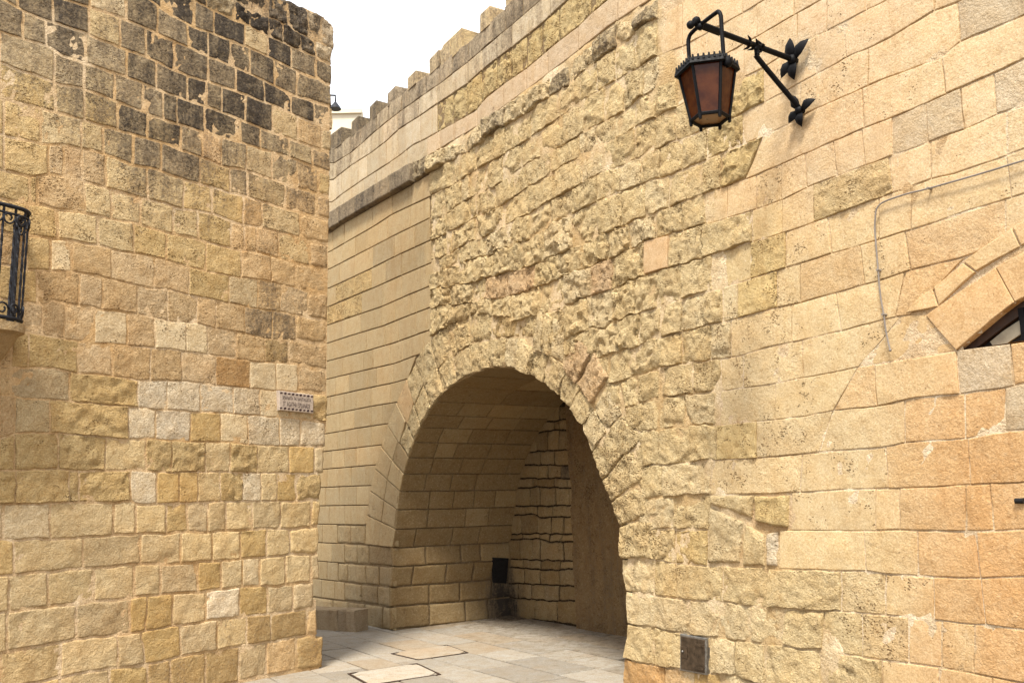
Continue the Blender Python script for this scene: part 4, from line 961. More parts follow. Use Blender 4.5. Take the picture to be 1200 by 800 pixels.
if np.cross(F0[qf[0, 1]]-F0[qf[0, 0]], F0[qf[0, 3]]-F0[qf[0, 0]])@N[0] < 0: qf = qf[:, ::-1]; side = side[:, ::-1]
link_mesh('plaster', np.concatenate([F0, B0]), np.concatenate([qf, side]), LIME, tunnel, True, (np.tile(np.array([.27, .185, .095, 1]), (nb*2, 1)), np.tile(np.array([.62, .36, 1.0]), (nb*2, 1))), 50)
# roof over the recess keeps the sky out
cc = [BR+dR*1.5-NF[:2]*0.74, BR-dR*8-NF[:2]*0.74, BR-dR*8-NF[:2]*3.0, BR+dR*1.5-NF[:2]*3.0]
prism('vault_backing', cc, 3.55, 3.9, LIME, tunnel, ((.3, .22, .12), (0, 0, .5)))
cc = [BR+dR*1.5-NF[:2]*(DEP+.2), BR-dR*8-NF[:2]*(DEP+.2), BR-dR*8-NF[:2]*(DEP+.5), BR+dR*1.5-NF[:2]*(DEP+.5)]
prism('back_core', cc, -0.05, 3.54, LIME, tunnel, ((.3, .22, .12), (0, 0, .5)))
cc = [BR+dR*0.35-NF[:2]*0.76, BR+dR*1.5-NF[:2]*0.76, BR+dR*1.5-NF[:2]*(DEP+.19), BR+dR*0.35-NF[:2]*(DEP+.19)]
prism('side_core', cc, -0.05, 3.54, LIME, tunnel, ((.3, .22, .12), (0, 0, .5)))
sRb = S_B-sR
cc = [BR+dR*(sRb-0.3)-NF[:2]*0.76, BR+dR*(sRb-1.5)-NF[:2]*0.76, BR+dR*(sRb-1.5)-NF[:2]*(DEP+.19), BR+dR*(sRb-0.3)-NF[:2]*(DEP+.19)]
prism('side_core', cc, -0.05, 3.54, LIME, tunnel, ((.3, .22, .12), (0, 0, .5)))

def box_on(surf, pts, off0, off1, name, mat, parent, bev=0.004):
    P, N, T = surf(np.array(pts, float)); A = np.concatenate([P+N*off0, P+N*(off1-bev), P.mean(0)+(P-P.mean(0))*(1-bev*8)+N*off1]); n = len(pts)
    F = [[i, (i+1) % n, n+(i+1) % n, n+i] for i in range(n)]+[[n+i, n+(i+1) % n, 2*n+(i+1) % n, 2*n+i] for i in range(n)]+[list(range(2*n, 3*n))]
    if np.cross(P[1]-P[0], P[2]-P[1])@N[0] < 0: F = [f[::-1] for f in F]
    return link_mesh(name, A, F, mat, parent, False)
# black hatch on the left jamb of the recess
def vault_from_px(px):
    out_ = []
    for p in px:
        best = None
        for q in np.linspace(0.02, 3.0, 120):
            qq = np.stack([np.full(60, q), np.linspace(0.3, DEP, 60)], -1); pr = proj(vault_w(qq)[0]); e = np.hypot(pr[:, 0]-p[0], pr[:, 1]-p[1]); j = e.argmin()
            if best is None or e[j] < best[0]: best = (e[j], q, qq[j, 1])
        out_.append((best[1], best[2]))
    return np.array(out_)
hq = vault_from_px([(576.5, 682), (595, 682), (596, 653.5), (576.5, 653.5)])
q0, q1 = hq[[0, 1], 0].mean(), hq[[2, 3], 0].mean(); d0, d1 = hq[:, 1].min(), min(DEP-0.05, hq[:, 1].max())
hatch = empty('wall_hatch', vault_w(np.array([[q0, d0]]))[0][0], 'small black hatch set low in the passage wall beside its dark corner', 'hatch')
hq[:, 1] = np.minimum(hq[:, 1], DEP-0.04)
box_on(vault_w, [tuple(p) for p in hq], -0.02, 0.022, 'frame', BLACK, hatch)
hc_ = hq.mean(0)
box_on(vault_w, [tuple(hc_+(p-hc_)*0.86) for p in hq], 0.0, 0.028, 'door', BLACK, hatch)

# ------------------------------------------------------------------ GROUND
def gz(P2):
    dd = -((P2-BR)@NF[:2]); return 0.06*np.clip(dd/DEP, 0, 1)
ground = link_mesh('ground', [(-60, -40, -0.03), (60, -40, -0.03), (60, 80, -0.03), (-60, 80, -0.03)], [[0, 1, 2, 3]], LIME, None, False, (np.tile(np.array([.17, .14, .105, 1]), (4, 1)), np.tile(np.array([.1, .1, .4]), (4, 1))), origin=np.zeros(3))
ground['kind'] = 'structure'
pave = empty('pavement', (0, 9, 0), kind='structure')
def flat_slab(name, poly, z, th, col, prm, parent, r=0.012):
    poly = np.array(poly, float); c = poly.mean(0); n = len(poly)
    L = np.linalg.norm(poly-c, axis=1).mean()
    a = poly; b = c+(poly-c)*(1-r*0.4/L); d = c+(poly-c)*(1-1.6*r/L)
    zc = gz(poly)
    V = np.concatenate([np.c_[a, zc+z-th], np.c_[a, zc+z-r*0.5], np.c_[b, zc+z-0.1*r], np.c_[d, zc+z]]); F = []
    for l in range(3):
        for i in range(n): F.append([l*n+i, l*n+(i+1) % n, (l+1)*n+(i+1) % n, (l+1)*n+i])
    F.append([3*n+i for i in range(n)])
    ar = sum(poly[i][0]*poly[(i+1) % n][1]-poly[(i+1) % n][0]*poly[i][1] for i in range(n))
    if ar < 0: F = [f[::-1] for f in F]
    return link_mesh(name, V, F, LIME, parent, False, (np.tile(np.array([*col, 1]), (len(V), 1)), np.tile(np.array(prm), (len(V), 1))))
e1 = -dR; e2 = -NF[:2]                  # along the facade towards us, and into the recess
cov1 = ground_pt(np.array([(407, 789), (489, 777), (517, 790), (432, 803)], float))[:, :2]
cov2 = ground_pt(np.array([(458, 765.5), (524, 755.5), (549, 764.5), (490, 773)], float))[:, :2]
def inside(poly, p, m=0.0):
    c = poly.mean(0); pp = c+(poly-c)*(1+m); return bool(in_poly(np.array([p[0]]), np.array([p[1]]), pp[:, 0], pp[:, 1])[0])
b_ = -3.2; row = 0
while b_ < DEP-0.05:
    hgt = random.uniform(0.36, 0.52); a_ = -4.5+random.uniform(0, 0.5)
    hi = min(b_+hgt, DEP+0.02)
    while a_ < 7.5:
        ln = random.uniform(0.45, 1.05)
        g = random.uniform(0.006, 0.014)
        cen = BR+e1*(a_+ln/2)+e2*((b_+hi)/2)
        # split a slab against a cover rather than lie over it
        poly = [BR+e1*(a_+g)+e2*(b_+g), BR+e1*(a_+ln-g)+e2*(b_+g), BR+e1*(a_+ln-g)+e2*(hi-g), BR+e1*(a_+g)+e2*(hi-g)]
        pc = proj(np.array([*cen, 0.0]))
        bad = False
        if 200 < pc[0] < 760 and pc[1] < 900 and (((cen-CL)@nH > -0.25) or ((cen-CL)@dL > 0.05)):
            wear = RNG.uniform(0, 1)
            col = np.array([.40, .375, .33])*(0.80+0.30*wear)
            if RNG.rand() < 0.22: col = np.array([.40, .345, .27])
            dk = 0.12+0.6*float(np.exp(-(((pc[0]-600)/45)**2+((pc[1]-722)/14)**2)))+0.34*float(ss_(-((cen-BR)@NF[:2]), -0.1, 0.9))  # recess floor and its back corner darker: shade painted into the slabs
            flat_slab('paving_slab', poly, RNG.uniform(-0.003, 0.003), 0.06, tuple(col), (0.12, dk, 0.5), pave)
        a_ += ln
    b_ += hgt; row += 1
for cov, lab, lc, dc in ((cov1, 'pale stone access cover with dark joint, nearest one in the paving', (.47, .44, .385), .2), (cov2, 'smaller brownish stone access cover with thin dark joint, nearer the passage', (.42, .365, .29), .22)):
    c = cov.mean(0); z0 = 0.0
    t = empty('access_cover', (*c, 0.0), lab, 'manhole cover', group='stone access covers in the paving')
    n = 4; rim = 0.95 if cov is cov1 else 0.97
    inn = c+(cov-c)*rim
    V = np.concatenate([np.c_[cov, np.full(4, -0.02)], np.c_[cov, np.full(4, 0.006)], np.c_[inn, np.full(4, 0.006)], np.c_[inn, np.full(4, -0.02)]]); F = []
    for l in range(3):
        for i in range(4): F.append([l*4+i, l*4+(i+1) % 4, (l+1)*4+(i+1) % 4, (l+1)*4+i])
    link_mesh('rim', V, F, DARKWOOD, t, False)
    i2 = c+(cov-c)*(rim-0.02)
    # cut corners as on the real lid
    poly = []
    for i in range(4):
        p, q, r_ = i2[i-1], i2[i], i2[(i+1) % 4]; poly += [q+(p-q)*0.12, q+(r_-q)*0.12]
    flat_slab('lid', poly, 0.010, 0.03, lc, (0.05, dc, 0.25), t, 0.01)

# ------------------------------------------------------------------ STONE BENCH
bf = ground_pt(np.array([(362.0, 736.5), (417.0, 740.0)]))[:, :2]
bt = (bf[1]-bf[0])/np.linalg.norm(bf[1]-bf[0]); bn = np.array([-bt[1], bt[0]])
if bn@NF[:2] > 0: bn = -bn
bench = empty('stone_bench', (*bf.mean(0), 0.0), 'low weathered stone bench against the bastion wall, left of the arch', 'bench')
BL_ = np.linalg.norm(bf[1]-bf[0]); bh = 0.285; bd = 0.26
def block(name, a0, a1, z0, z1, over, col, dk, parent, mat=LIME):
    V = []
    for z, o in ((z0, 0.0), (z1-0.02, over), (z1, over-0.015)):
        for a, b in ((a0, -o), (a1, -o), (a1, bd), (a0, bd)):
            p = bf[0]+bt*a+bn*b; V.append([*(p+RNG.uniform(-.006, .006, 2)), z+RNG.uniform(-.004, .004)])
    F = []
    for l in range(2):
        for i in range(4): F.append([l*4+i, l*4+(i+1) % 4, (l+1)*4+(i+1) % 4, (l+1)*4+i])
    F.append([8, 9, 10, 11])
    x = np.array(V); nn = np.cross(x[1]-x[0], x[5]-x[1])
    if nn[:2]@bn > 0: F = [f[::-1] for f in F]
    n = len(V); return link_mesh(name, V, F, mat, parent, False, (np.tile(np.array([*col, 1]), (n, 1)), np.tile(np.array([.25, dk, .6]), (n, 1))))
cuts = [-1.2, BL_*0.64, BL_*0.82, BL_]
for i in range(3):
    block('seat_block', cuts[i]+0.004, cuts[i+1]-0.004, -0.04, bh, 0.03, jit((.42, .335, .225), .1), 0.2, bench)

# ------------------------------------------------------------------ tubes
def tube(pts, r, seg_=8, closed=False):
    pts = [np.array(p, float) for p in pts]; V, F = [], []; n = len(pts); rr = r if hasattr(r, '__len__') else [r]*n
    up = np.array([0.13, 0.21, 0.97])
    for i in range(n):
        t = pts[min(n-1, i+1)]-pts[max(0, i-1)]; t = t/(np.linalg.norm(t)+1e-9)
        a = np.cross(t, up)
        if np.linalg.norm(a) < 0.1: a = np.cross(t, np.array([1.0, 0, 0]))
        a /= np.linalg.norm(a); b = np.cross(t, a)
        for k in range(seg_):
            th = 2*math.pi*k/seg_; V.append(pts[i]+rr[i]*(a*math.cos(th)+b*math.sin(th)))
    for i in range(n-1):
        for k in range(seg_): F.append([i*seg_+k, (i+1)*seg_+k, (i+1)*seg_+(k+1) % seg_, i*seg_+(k+1) % seg_])
    F.append(list(range(seg_))); F.append([(n-1)*seg_+k for k in range(seg_)][::-1])
    return V, F
def merge(parts):
    V, F = [], []
    for v, f in parts:
        n = len(V); V += [list(p) for p in v]; F += [[i+n for i in q] for q in f]
    return V, F
def ball(c, r, n=8, m_=6, sc=(1, 1, 1)):
    V, F = [], []
    for j in range(m_+1):
        ph = math.pi*j/m_
        for i in range(n):
            th = 2*math.pi*i/n; V.append([c[0]+r*sc[0]*math.sin(ph)*math.cos(th), c[1]+r*sc[1]*math.sin(ph)*math.sin(th), c[2]+r*sc[2]*math.cos(ph)])
    for j in range(m_):
        for i in range(n): F.append([j*n+i, j*n+(i+1) % n, (j+1)*n+(i+1) % n, (j+1)*n+i][::-1])
    return V, F
def bez(p, n=16):
    """smooth curve through points"""
    p = [np.array(q, float) for q in p]; out_ = []
    for i in range(len(p)-1):
        a, b, c, d = p[max(0, i-1)], p[i], p[i+1], p[min(len(p)-1, i+2)]
        for k in range(n):
            t = k/n; out_.append(0.5*((2*b)+(-a+c)*t+(2*a-5*b+4*c-d)*t*t+(-a+3*b-3*c+d)*t**3))
    out_.append(p[-1]); return out_

# ------------------------------------------------------------------ LANTERN
Pw1 = facade_w(np.array([[934.0, 72.0]]))[0][0]; Pw2 = facade_w(np.array([[942.0, 131.0]]))[0][0]
best = min(np.linspace(0.3, 3.0, 271), key=lambda L: abs(proj(Pw1+NF*L+np.array([0, 0, 0.0]))[0]-819))
ARM = float(best); tip = Pw1+NF*ARM
ey = proj(tip)[1]
rise = 0.0
zz_ = np.linspace(-0.6, 0.6, 241); rise = float(min(zz_, key=lambda r: abs(proj(tip+np.array([0, 0, r]))[1]-29)))
tip = tip+np.array([0, 0, rise])
lantern = empty('wall_lantern', Pw1, 'black iron lantern with amber glass hanging from a scrolled bracket high on the right wall', 'lantern')
dist_tip = np.linalg.norm(tip-EYE); ppm = FPX/((tip-EYE)@FW)
arm_par = link_mesh('arm', *merge([tube([Pw1-NF*0.05, Pw1+(tip-Pw1)*0.5, tip+NF*0.05], 3.5/ppm, 8), tube([Pw1+(tip-Pw1)*0.80, Pw1+(tip-Pw1)*1.02], 4.6/ppm, 6)]), IRON, lantern, True, None, 50)
# curled leaf collar where the strut meets the arm
cA = Pw1+(tip-Pw1)*0.43; parts = []
for k in range(12):
    th = k*2*math.pi/12; a = Z3*math.cos(th)+np.cross(NF, Z3)*math.sin(th); o_ = cA+NF*((k % 3)-1)*0.06
    parts.append(tube([o_, o_+a*5.5/ppm+NF*0.02, o_+a*8.5/ppm+NF*0.05], [2.6/ppm, 1.8/ppm, 0.5/ppm], 5))
link_mesh('leaf_collar', *merge(parts), IRON, lantern, True, None, 50)
pm = Pw1+(tip-Pw1)*0.43
sp = bez([pm, pm*0.80+(Pw2+NF*ARM*0.43)*0.20, Pw2*0.80+(pm+np.array([0, 0, Pw2[2]-pm[2]]))*0.20+np.array([0, 0, 0.02]), Pw2+NF*0.02], 8)
zd = pm[2]-Pw2[2]
sp = [pm+Z3*0.02, pm-Z3*zd*0.16, pm-Z3*zd*0.24-NF*0.015, Pw2+NF*ARM*0.08+Z3*zd*0.10, Pw2+NF*ARM*0.035+Z3*zd*0.03, Pw2-NF*0.03]
sp = bez(sp, 3)
link_mesh('strut', *tube(sp, 3.3/ppm, 8), IRON, lantern, True, None, 50)
Tn = np.cross(Z3, NF); Tn /= np.linalg.norm(Tn)
def leaf(c, ang, L, wd):
    """a thick pointed leaf lying a little off the wall"""
    d = Tn*math.cos(ang)+Z3*math.sin(ang); s_ = -Tn*math.sin(ang)+Z3*math.cos(ang)
    prof_ = [(0.0, .25), (.2, .62), (.45, 1.0), (.72, .75), (.9, .32), (1.0, .03)]; V, F = [], []
    for t, w_ in prof_:
        lift = NF*(0.03+0.03*math.sin(t*math.pi)*1.0+0.01*t)
        c0 = c+d*L*t+lift
        V += [c0-s_*wd*w_*.5, c0+NF*0.022*w_, c0+s_*wd*w_*.5, c0-NF*0.03*w_]
    for i in range(len(prof_)-1):
        for k in range(4): F.append([i*4+k, i*4+(k+1) % 4, (i+1)*4+(k+1) % 4, (i+1)*4+k])
    F += [[0, 1, 2, 3], [len(V)-1, len(V)-2, len(V)-3, len(V)-4]]
    return V, F
for c0, L, angs in ((Pw1, 29/ (FPX/((Pw1-EYE)@FW)), (95, 32, 215, 268)), (Pw2, 24/(FPX/((Pw2-EYE)@FW)), (112, 12, 205, 272))):
    parts = [leaf(c0, math.radians(a), L*(1.0 if k < 2 else .85), L*0.52) for k, a in enumerate(angs)]
    parts.append(ball(c0+NF*0.05, L*0.22))
    link_mesh('star_plate', *merge(parts), IRON, lantern, True, None, 60)
# lantern body, hanging centre below the tip
ctr_px = (828.5, 111)
hang = np.array([tip[0], tip[1], 0.0])
zz_ = np.linspace(-2, 0.2, 441)
# rim and floor heights from their picture heights
def z_for(y): return tip[2]+float(min(zz_, key=lambda r: abs(proj(tip+NF*0.0+np.array([0, 0, r]))[1]-y)))
z_top, z_bot, z_fin = z_for(84), z_for(143), z_for(150)
lx = float(min(np.linspace(-.4, .4, 161), key=lambda t: abs(proj(tip+Tn*t+np.array([0, 0, z_top-tip[2]]))[0]-828)))
ax_ = tip+Tn*lx
r_top, r_bot = 32.5/ppm, 21.5/ppm
ROT = math.radians(14)
def hexp(r, z, k): 
    th = ROT+k*math.pi/3; return np.array([ax_[0], ax_[1], z])+r*(Tn*math.cos(th)+NF*math.sin(th))
parts = []
for k in range(6):
    parts.append(tube([hexp(r_bot, z_bot, k), hexp(r_top, z_top, k)], 1.9/ppm, 6))
    parts.append(tube([hexp(r_bot, z_bot, k), hexp(r_bot, z_bot, k+1)], 2.2/ppm, 6)); parts.append(tube([hexp(r_top, z_top, k), hexp(r_top, z_top, k+1)], 2.6/ppm, 6))
lframe = link_mesh('frame', *merge(parts), IRON, lantern, True, None, 50)
for k in range(6):
    a, b, c, d = hexp(r_bot*.985, z_bot, k), hexp(r_bot*.985, z_bot, k+1), hexp(r_top*.985, z_top, k+1), hexp(r_top*.985, z_top, k)
    cen = np.array([ax_[0], ax_[1], (z_top+z_bot)/2]); n_v = np.cross(b-a, d-a); n_v /= np.linalg.norm(n_v)
    if n_v@((a+c)/2-cen) < 0: n_v = -n_v
    V = [a, b, c, d]+[p-n_v*0.006 for p in (a, b, c, d)]
    link_mesh('pane', V, [[0, 1, 2, 3], [7, 6, 5, 4], [0, 4, 5, 1], [1, 5, 6, 2], [2, 6, 7, 3], [3, 7, 4, 0]], AMBER, lframe, False)
V = [hexp(r_bot*.9, z_bot+0.004, k) for k in range(6)]+[hexp(r_bot*.9, z_bot+0.012, k) for k in range(6)]
link_mesh('floor_pane', V, [list(range(6))[::-1], list(range(6, 12))]+[[i, (i+1) % 6, 6+(i+1) % 6, 6+i] for i in range(6)], plain('brown_glass', (.16, .085, .035), .35), lantern, False)
# flared cap with a cut-out gallery of teeth
parts = []
cap = []
for z, r in ((z_top-7/ppm, r_top*1.03), (z_top-6/ppm, r_top*1.15), (z_top+1/ppm, r_top*1.10), (z_top+3/ppm, r_top*.6), (z_top+4/ppm, r_top*.1)):
    cap += [hexp(r, z, k) for k in range(6)]
Fc = []
for l in range(4):
    for i in range(6): Fc.append([l*6+i, l*6+(i+1) % 6, (l+1)*6+(i+1) % 6, (l+1)*6+i])
Fc.append([24, 25, 26, 27, 28, 29]); parts.append((cap, Fc))
for k in range(6):
    a, b = hexp(r_top*1.10, z_top+1/ppm, k), hexp(r_top*1.10, z_top+1/ppm, k+1)
    for j in range(6):
        p = a+(b-a)*((j+.5)/6); parts.append(tube([p-Z3*3/ppm, p+Z3*3.2/ppm], [1.8/ppm, 1.1/ppm], 5))
link_mesh('cap', *merge(parts), IRON, lantern, False)
for k in range(6):
    p = hexp(r_bot, z_bot, k); link_mesh('finial', *tube([p+Z3*2/ppm, p-Z3*6/ppm], [2.6/ppm, 1.8/ppm], 6), IRON, lframe, True, None, 50)
# hoop: two rods and a cranked top bar through the tip
hw = 27.5/ppm
yl, yr = ax_-Tn*hw, ax_+Tn*hw
if proj(yl)[0] > proj(yr)[0]: yl, yr = yr, yl
def zat(p, y): return p[2]+float(min(np.linspace(-1.5, 1.0, 501), key=lambda r: abs(proj(p+np.array([0, 0, r]))[1]-y)))
def hp(f_, y): p = yl*(1-f_)+yr*f_; return np.array([p[0], p[1], zat(p, y)])
hoop = [hp(0, 84), hp(0, 66), hp(0, 51), hp(0.03, 45), hp(0.12, 39), hp(0.47, 27), hp(0.86, 15.5), hp(0.95, 14), hp(1.0, 19), hp(1, 30), hp(1, 50), hp(1, 78)]
link_mesh('hoop', *tube(bez(hoop, 4), 2.5/ppm, 8), IRON, lantern, True, None, 50)
parts = [ball(tip+NF*0.02+Z3*3/ppm, 5.5/ppm), ball(tip+NF*0.06-Z3*2/ppm-Tn*3/ppm, 5/ppm), ball(tip-Z3*4/ppm+Tn*2/ppm, 4.5/ppm), ball(np.array([*yr[:2], zat(yr, 75)])+Tn*6/ppm*(1 if proj(yr+Tn)[0] > proj(yr)[0] else -1), 5.2/ppm, sc=(1, 1, 1.3))]
sgn = 1 if proj(yr+Tn)[0] > proj(yr)[0] else -1
parts.append(ball(ax_-Tn*sgn*29/ppm+Z3*(z_for(113)-ax_[2]), 4.6/ppm))
for v_, f_ in parts: link_mesh('knob', v_, f_, IRON, lantern, True, None, 50)

# ------------------------------------------------------------------ CABLE, METER COVER, SIGN
cp_ = [(1260, 172), (1200, 190), (1157.6, 203), (1092, 221.6), (1066, 228), (1040, 237), (1031, 245), (1029, 258), (1029, 274), (1032.5, 317), (1035, 345), (1039, 369), (1042, 390), (1046.6, 410.5)]
Pc, Nc, _ = facade_w(np.array(cp_, float))
cable = link_mesh('cable', *merge([tube(bez(list(Pc+Nc*0.030), 5), 0.0058, 6), ball(Pc[-1]+Nc[-1]*.03, 0.010), *[tube([Pc[i]+Nc[i]*.0, Pc[i]+Nc[i]*.045], 0.0085, 6) for i in (3, 9, 11)]]), CABLE, None, True, None, 50)
cable['label'] = 'thin grey cable bent down across the orange blocks beside the door arch'; cable['category'] = 'cable'
mq = [(801, 784.5), (832, 790), (832, 747), (801, 741.5)]
meter = empty('meter_cover', facade_w(np.array([mq[0]], float))[0][0], 'small square brown metal cover set low in the rough wall right of the arch', 'utility cover')
box_on(facade_w, mq, -0.05, 0.040, 'frame', STEEL, meter)
def inset(q, k): q = np.array(q, float); c = q.mean(0); return [tuple(c+(p-c)*k) for p in q]
mdoor = box_on(facade_w, inset(mq, 0.90), 0.0, 0.046, 'door', BRONZE, meter)
for yy in (752, 779): box_on(facade_w, [(820, yy+3.5), (830, yy+5), (830, yy+2), (820, yy+.5)], 0.03, 0.055, 'hinge', BRONZE, mdoor, 0.002)
box_on(facade_w, [(803, 769), (811, 770.2), (811, 757), (803, 756)], 0.03, 0.051, 'lock_plate', BRONZE, mdoor, 0.002)
Pk = facade_w(np.array([[805.5, 762.0]]))
link_mesh('lock', *ball(Pk[0][0]+Pk[1][0]*0.052, 0.010), STEEL, mdoor, True)

sq_ = [(324.6, 480.5), (364.3, 484.5), (364.3, 463.2), (323.8, 457.6)]
sign = empty('street_sign', house_w(np.array([sq_[0]], float))[0][0], 'small pale ceramic street name plate with dark lettering on the corner of the left house', 'sign')
box_on(house_w, sq_, -0.01, 0.045, 'plate', SIGNM, sign)
Ps, Ns, Ts = house_w(np.array(sq_, float)); ux = (Ps[1]-Ps[0]); uy = Z3; wS = np.linalg.norm(ux); ux = ux/wS; hS = Ps[3][2]-Ps[0][2]; nS = Ns[0]
cS = Ps.mean(0)
def text_mesh(txt, width, height, cx, cy, name='lettering'):
    cu = bpy.data.curves.new(name, 'FONT'); cu.body = txt; cu.size = 1.0; cu.extrude = 0.0; cu.resolution_u = 2
    o = bpy.data.objects.new(name, cu); COL.objects.link(o)
    dg = bpy.context.evaluated_depsgraph_get(); me = bpy.data.meshes.new_from_object(o.evaluated_get(dg))
    n = len(me.vertices); co = np.zeros(n*3); me.vertices.foreach_get('co', co); co = co.reshape(-1, 3)
    F = [list(p.vertices) for p in me.polygons]
    bpy.data.objects.remove(o); bpy.data.meshes.remove(me)
    mn, mxx = co.min(0), co.max(0); x = (co[:, 0]-mn[0])/(mxx[0]-mn[0])-.5; y = (co[:, 1]-mn[1])/(mxx[1]-mn[1])-.5
    V = cS+ux[None]*(cx+x*width)[:, None]+Z3[None]*(cy+y*height)[:, None]+nS*0.0475
    nf = len(V); V2 = np.concatenate([V, V-nS*0.003])
    return link_mesh(name, V2, F, INK, sign, False)
text_mesh("SPJANATA TA' SANT'AGATA", wS*0.84, hS*0.25, 0.0, hS*0.14)
text_mesh("ST. AGATHA ESPLANADE", wS*0.80, hS*0.25, 0.0, -hS*0.155)
parts = []
for sg in (1, -1):
    for k in range(9):
        t = (k-4)/9; z_ = sg*hS*0.385
        c0 = cS+ux*wS*t*1.02+Z3*z_+nS*0.046
        w0 = wS*0.042; h0 = hS*0.055*(1 if k % 2 else .7)
        ring_ = [c0+ux*w0*math.cos(a)+Z3*h0*math.sin(a)*(1+.4*math.sin(2*a)) for a in np.linspace(0, 2*math.pi, 9)[:-1]]
        parts.append(([*ring_, *[p+nS*0.0015 for p in ring_]], [list(range(8, 16))]+[[i, (i+1) % 8, 8+(i+1) % 8, 8+i] for i in range(8)]))
link_mesh('scroll_border', *merge(parts), INK, sign, False)

# dark keyhole slot at the right edge
sl = facade_w(np.array([[1196.0, 586.5]])); 
slot = link_mesh('wall_slot', *tube([sl[0][0]-Tn*0.025+sl[1][0]*0.008, sl[0][0]+Tn*0.025+sl[1][0]*0.008], 0.016, 8), BLACK, ashlar, True, None, 50)

# ------------------------------------------------------------------ BALCONY (left edge)
balc = empty('balcony', house_w(np.array([[8.0, 370.0]]))[0][0], 'black wrought iron balcony with curved front on a stone slab at the left edge', 'balcony')
tH = np.array([dL[0], dL[1], 0.0]); nH3 = np.array([nH[0], nH[1], 0.0])
Aw = house_w(np.array([[11.0, 372.0]]))[0][0]          # where the slab meets the wall
def plan_pt(a, out_): return Aw*np.array([1, 1, 0])-tH*a+nH3*out_
zr_top = None
def z_at(P, y): return float(min(np.linspace(0.5, 8, 1501), key=lambda z: abs(proj(np.array([P[0], P[1], z]))[1]-y)))
OUTW = 0.42
curve = [plan_pt(0.02-0.02, 0.02)]+[plan_pt(0.30*(1-math.sin(t)), OUTW*math.sin(t) if False else OUTW*(1-(1-t/(math.pi/2))**2)) for t in np.linspace(0.12, math.pi/2, 10)]
curve = [plan_pt(a_, o_) for a_, o_ in ((0, 0), (0, .09), (0, .18), (.005, .23), (.02, .28), (.05, .32), (.10, .35), (.17, .365), (.26, .37))]+[plan_pt(0.38+0.2*k, .37) for k in range(9)]
OUTW = 0.37
c0 = max(curve, key=lambda p: proj(np.array([p[0], p[1], 4.0]))[0])
z_bot_r = z_at(c0, 376.5); z_top_r = z_at(c0, 250.5)
def at_z(p, z): return np.array([p[0], p[1], z])
link_mesh('top_rail', *tube([at_z(p, z_top_r) for p in curve], 0.018, 8), BLUEIRON, balc, True, None, 50)
link_mesh('bottom_rail', *tube([at_z(p, z_bot_r) for p in curve], 0.016, 8), BLUEIRON, balc, True, None, 50)
link_mesh('middle_rail', *tube([at_z(p, z_top_r-0.06) for p in curve], 0.010, 8), BLUEIRON, balc, True, None, 50)
seglen = np.concatenate([[0], np.cumsum([np.linalg.norm(curve[i+1]-curve[i]) for i in range(len(curve)-1)])])
def along(t):
    i = min(len(curve)-2, max(0, int(np.searchsorted(seglen, t)-1))); f_ = (t-seglen[i])/(seglen[i+1]-seglen[i]); return curve[i]*(1-f_)+curve[i+1]*f_
tt = 0.07; k = 0
while tt < seglen[-1]-0.05:
    p = along(tt); p2 = along(min(seglen[-1], tt+0.02)); td = (p2-p)/np.linalg.norm(p2-p)
    hgt = z_top_r-z_bot_r
    # twisted square bar
    V, F = [], []; nseg = 22
    for i in range(nseg+1):
        th = i*0.55; 
        for q_ in range(4):
            a = th+q_*math.pi/2; V.append(at_z(p, z_bot_r+hgt*i/nseg)+0.0105*(td*math.cos(a)+np.cross(td, Z3)*math.sin(a)))
    for i in range(nseg):
        for q_ in range(4): F.append([i*4+q_, i*4+(q_+1) % 4, (i+1)*4+(q_+1) % 4, (i+1)*4+q_])
    bal_ = link_mesh('baluster', V, F, BLUEIRON, balc, False)
    # scrolls at head and foot
    parts = []
    for zc, sg in ((z_bot_r+0.07, 1), (z_top_r-0.10, -1)):
        sc_ = []
        for a in np.linspace(0, 3.6*math.pi/1.6, 18):
            r_ = 0.052*(1-a/12.0); sc_.append(at_z(p, zc)+td*(0.055-0.0+r_*math.cos(a+math.pi))+Z3*sg*r_*math.sin(a))
        parts.append(tube(sc_, 0.0085, 5))
    for v_, f_ in parts: link_mesh('scroll', v_, f_, BLUEIRON, bal_, True)
    tt += 0.095; k += 1
# end post with knot
pe = along(0.02)
link_mesh('corner_post', *merge([tube([at_z(pe, z_bot_r), at_z(pe, z_top_r)], 0.018, 6), ball(at_z(pe, z_top_r-0.05), 0.035), ball(at_z(pe, z_bot_r+0.05), 0.032)]), BLUEIRON, balc, True, None, 50)
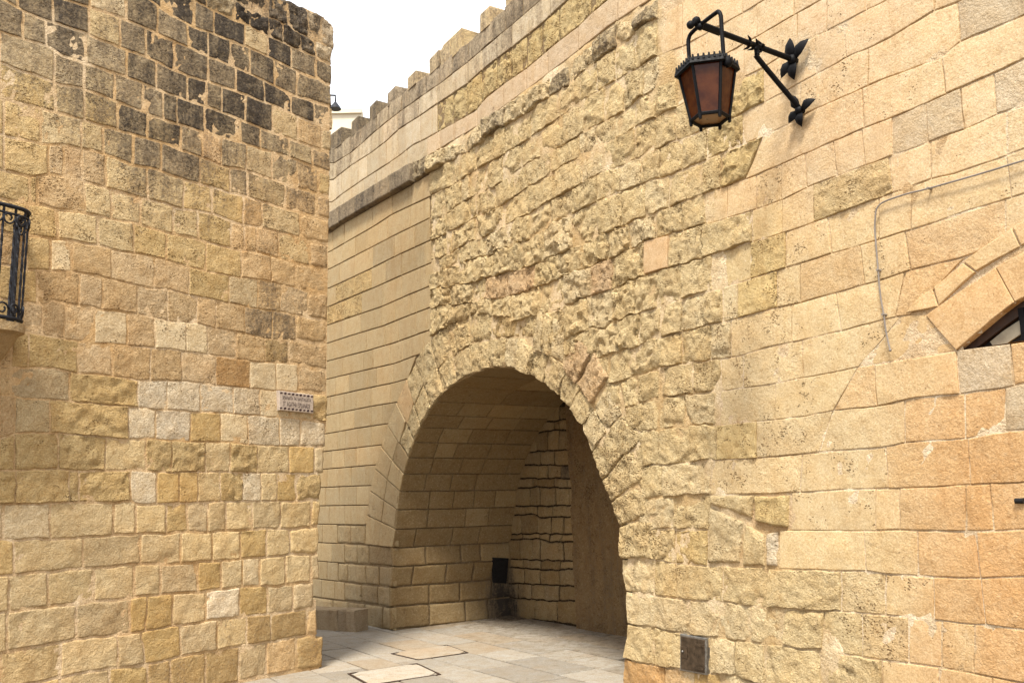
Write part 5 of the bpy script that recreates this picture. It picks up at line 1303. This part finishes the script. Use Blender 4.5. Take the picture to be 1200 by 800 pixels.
# slab and corbel below
outl = [Aw*np.array([1, 1, 0])+tH*0.03-nH3*0.1]+[p+(p-(Aw*np.array([1, 1, 0])-tH*0.8))/np.linalg.norm(p-(Aw*np.array([1, 1, 0])-tH*0.8))*0.03 for p in curve]+[curve[-1]-nH3*(OUTW+0.1)]
levels = [(z_bot_r-0.03, 1.0), (z_bot_r-0.10, 1.0), (z_bot_r-0.115, 0.80), (z_bot_r-0.17, 0.62), (z_bot_r-0.25, 0.36), (z_bot_r-0.31, 0.10)]
V, F = [], []; n = len(outl)
for z, k_ in levels:
    for p in outl:
        o_ = (p-Aw*np.array([1, 1, 0]))@nH3; V.append(at_z(p-nH3*max(0, o_)*(1-k_), z)-tH*(1-k_)*0.10)
for l in range(len(levels)-1):
    for i in range(n): F.append([l*n+i, (l+1)*n+i, (l+1)*n+(i+1) % n, l*n+(i+1) % n])
F.append(list(range(n))[::-1]); F.append([(len(levels)-1)*n+i for i in range(n)])
x = np.array(V)
slab_o = link_mesh('slab', V, F, LIME, balc, False, (np.tile(np.array([.44, .33, .19, 1]), (len(V), 1)), np.tile(np.array([.15, .34, .5]), (len(V), 1))))
# jamb of the balcony doorway
js_, jz_ = house_w.hit_sz(np.array([[4.0, 118.0], [4.0, 225.0]], float))

# ------------------------------------------------------------------ FAR ROOFS
pf = EYE+ray(np.array([[402.0, 150.0]]))[0]*26.0
fx = np.array([CX[0], CX[1]]); fx /= np.linalg.norm(fx); fy = np.array([-fx[1], fx[0]])
far = empty('far_house', (pf[0], pf[1], 0), 'pale cream rendered house showing between the two roof lines', 'house')
def zray(px, dist): P = EYE+ray(np.array([px], float))[0]*dist; return P
a = zray((372, 133), 26)[:2]; b = zray((424, 134), 26)[:2]
prism('wall', [a, b, b+fy*5, a+fy*5], 0, zray((402, 134), 26)[2], CREAM, far)
prism('parapet', [a-fy*0.08, b-fy*0.08, b+fy*0.3, a+fy*0.3], zray((402, 134), 26)[2]+0.003, zray((402, 132), 26)[2]+0.08, CREAM, far)
far_l = zray((393, 128), 22)
fl = empty('distant_lamp', far_l, 'small dark lamp head poking out past the corner of the left house', 'lamp')
pp = FPX/((far_l-EYE)@FW)
link_mesh('shade', *tube([far_l, far_l+Z3*3/pp, far_l+Z3*7/pp, far_l+Z3*9/pp], [7.0/pp, 5.5/pp, 2.5/pp, 1.0/pp], 10), BLUEIRON, fl, True, None, 50)
link_mesh('stem', *tube([far_l+Z3*8/pp, far_l+Z3*17/pp, far_l+Z3*18/pp+np.array([*fx, 0])*(-14/pp)], 1.1/pp, 6), BLUEIRON, fl, True)

flush_stuff()
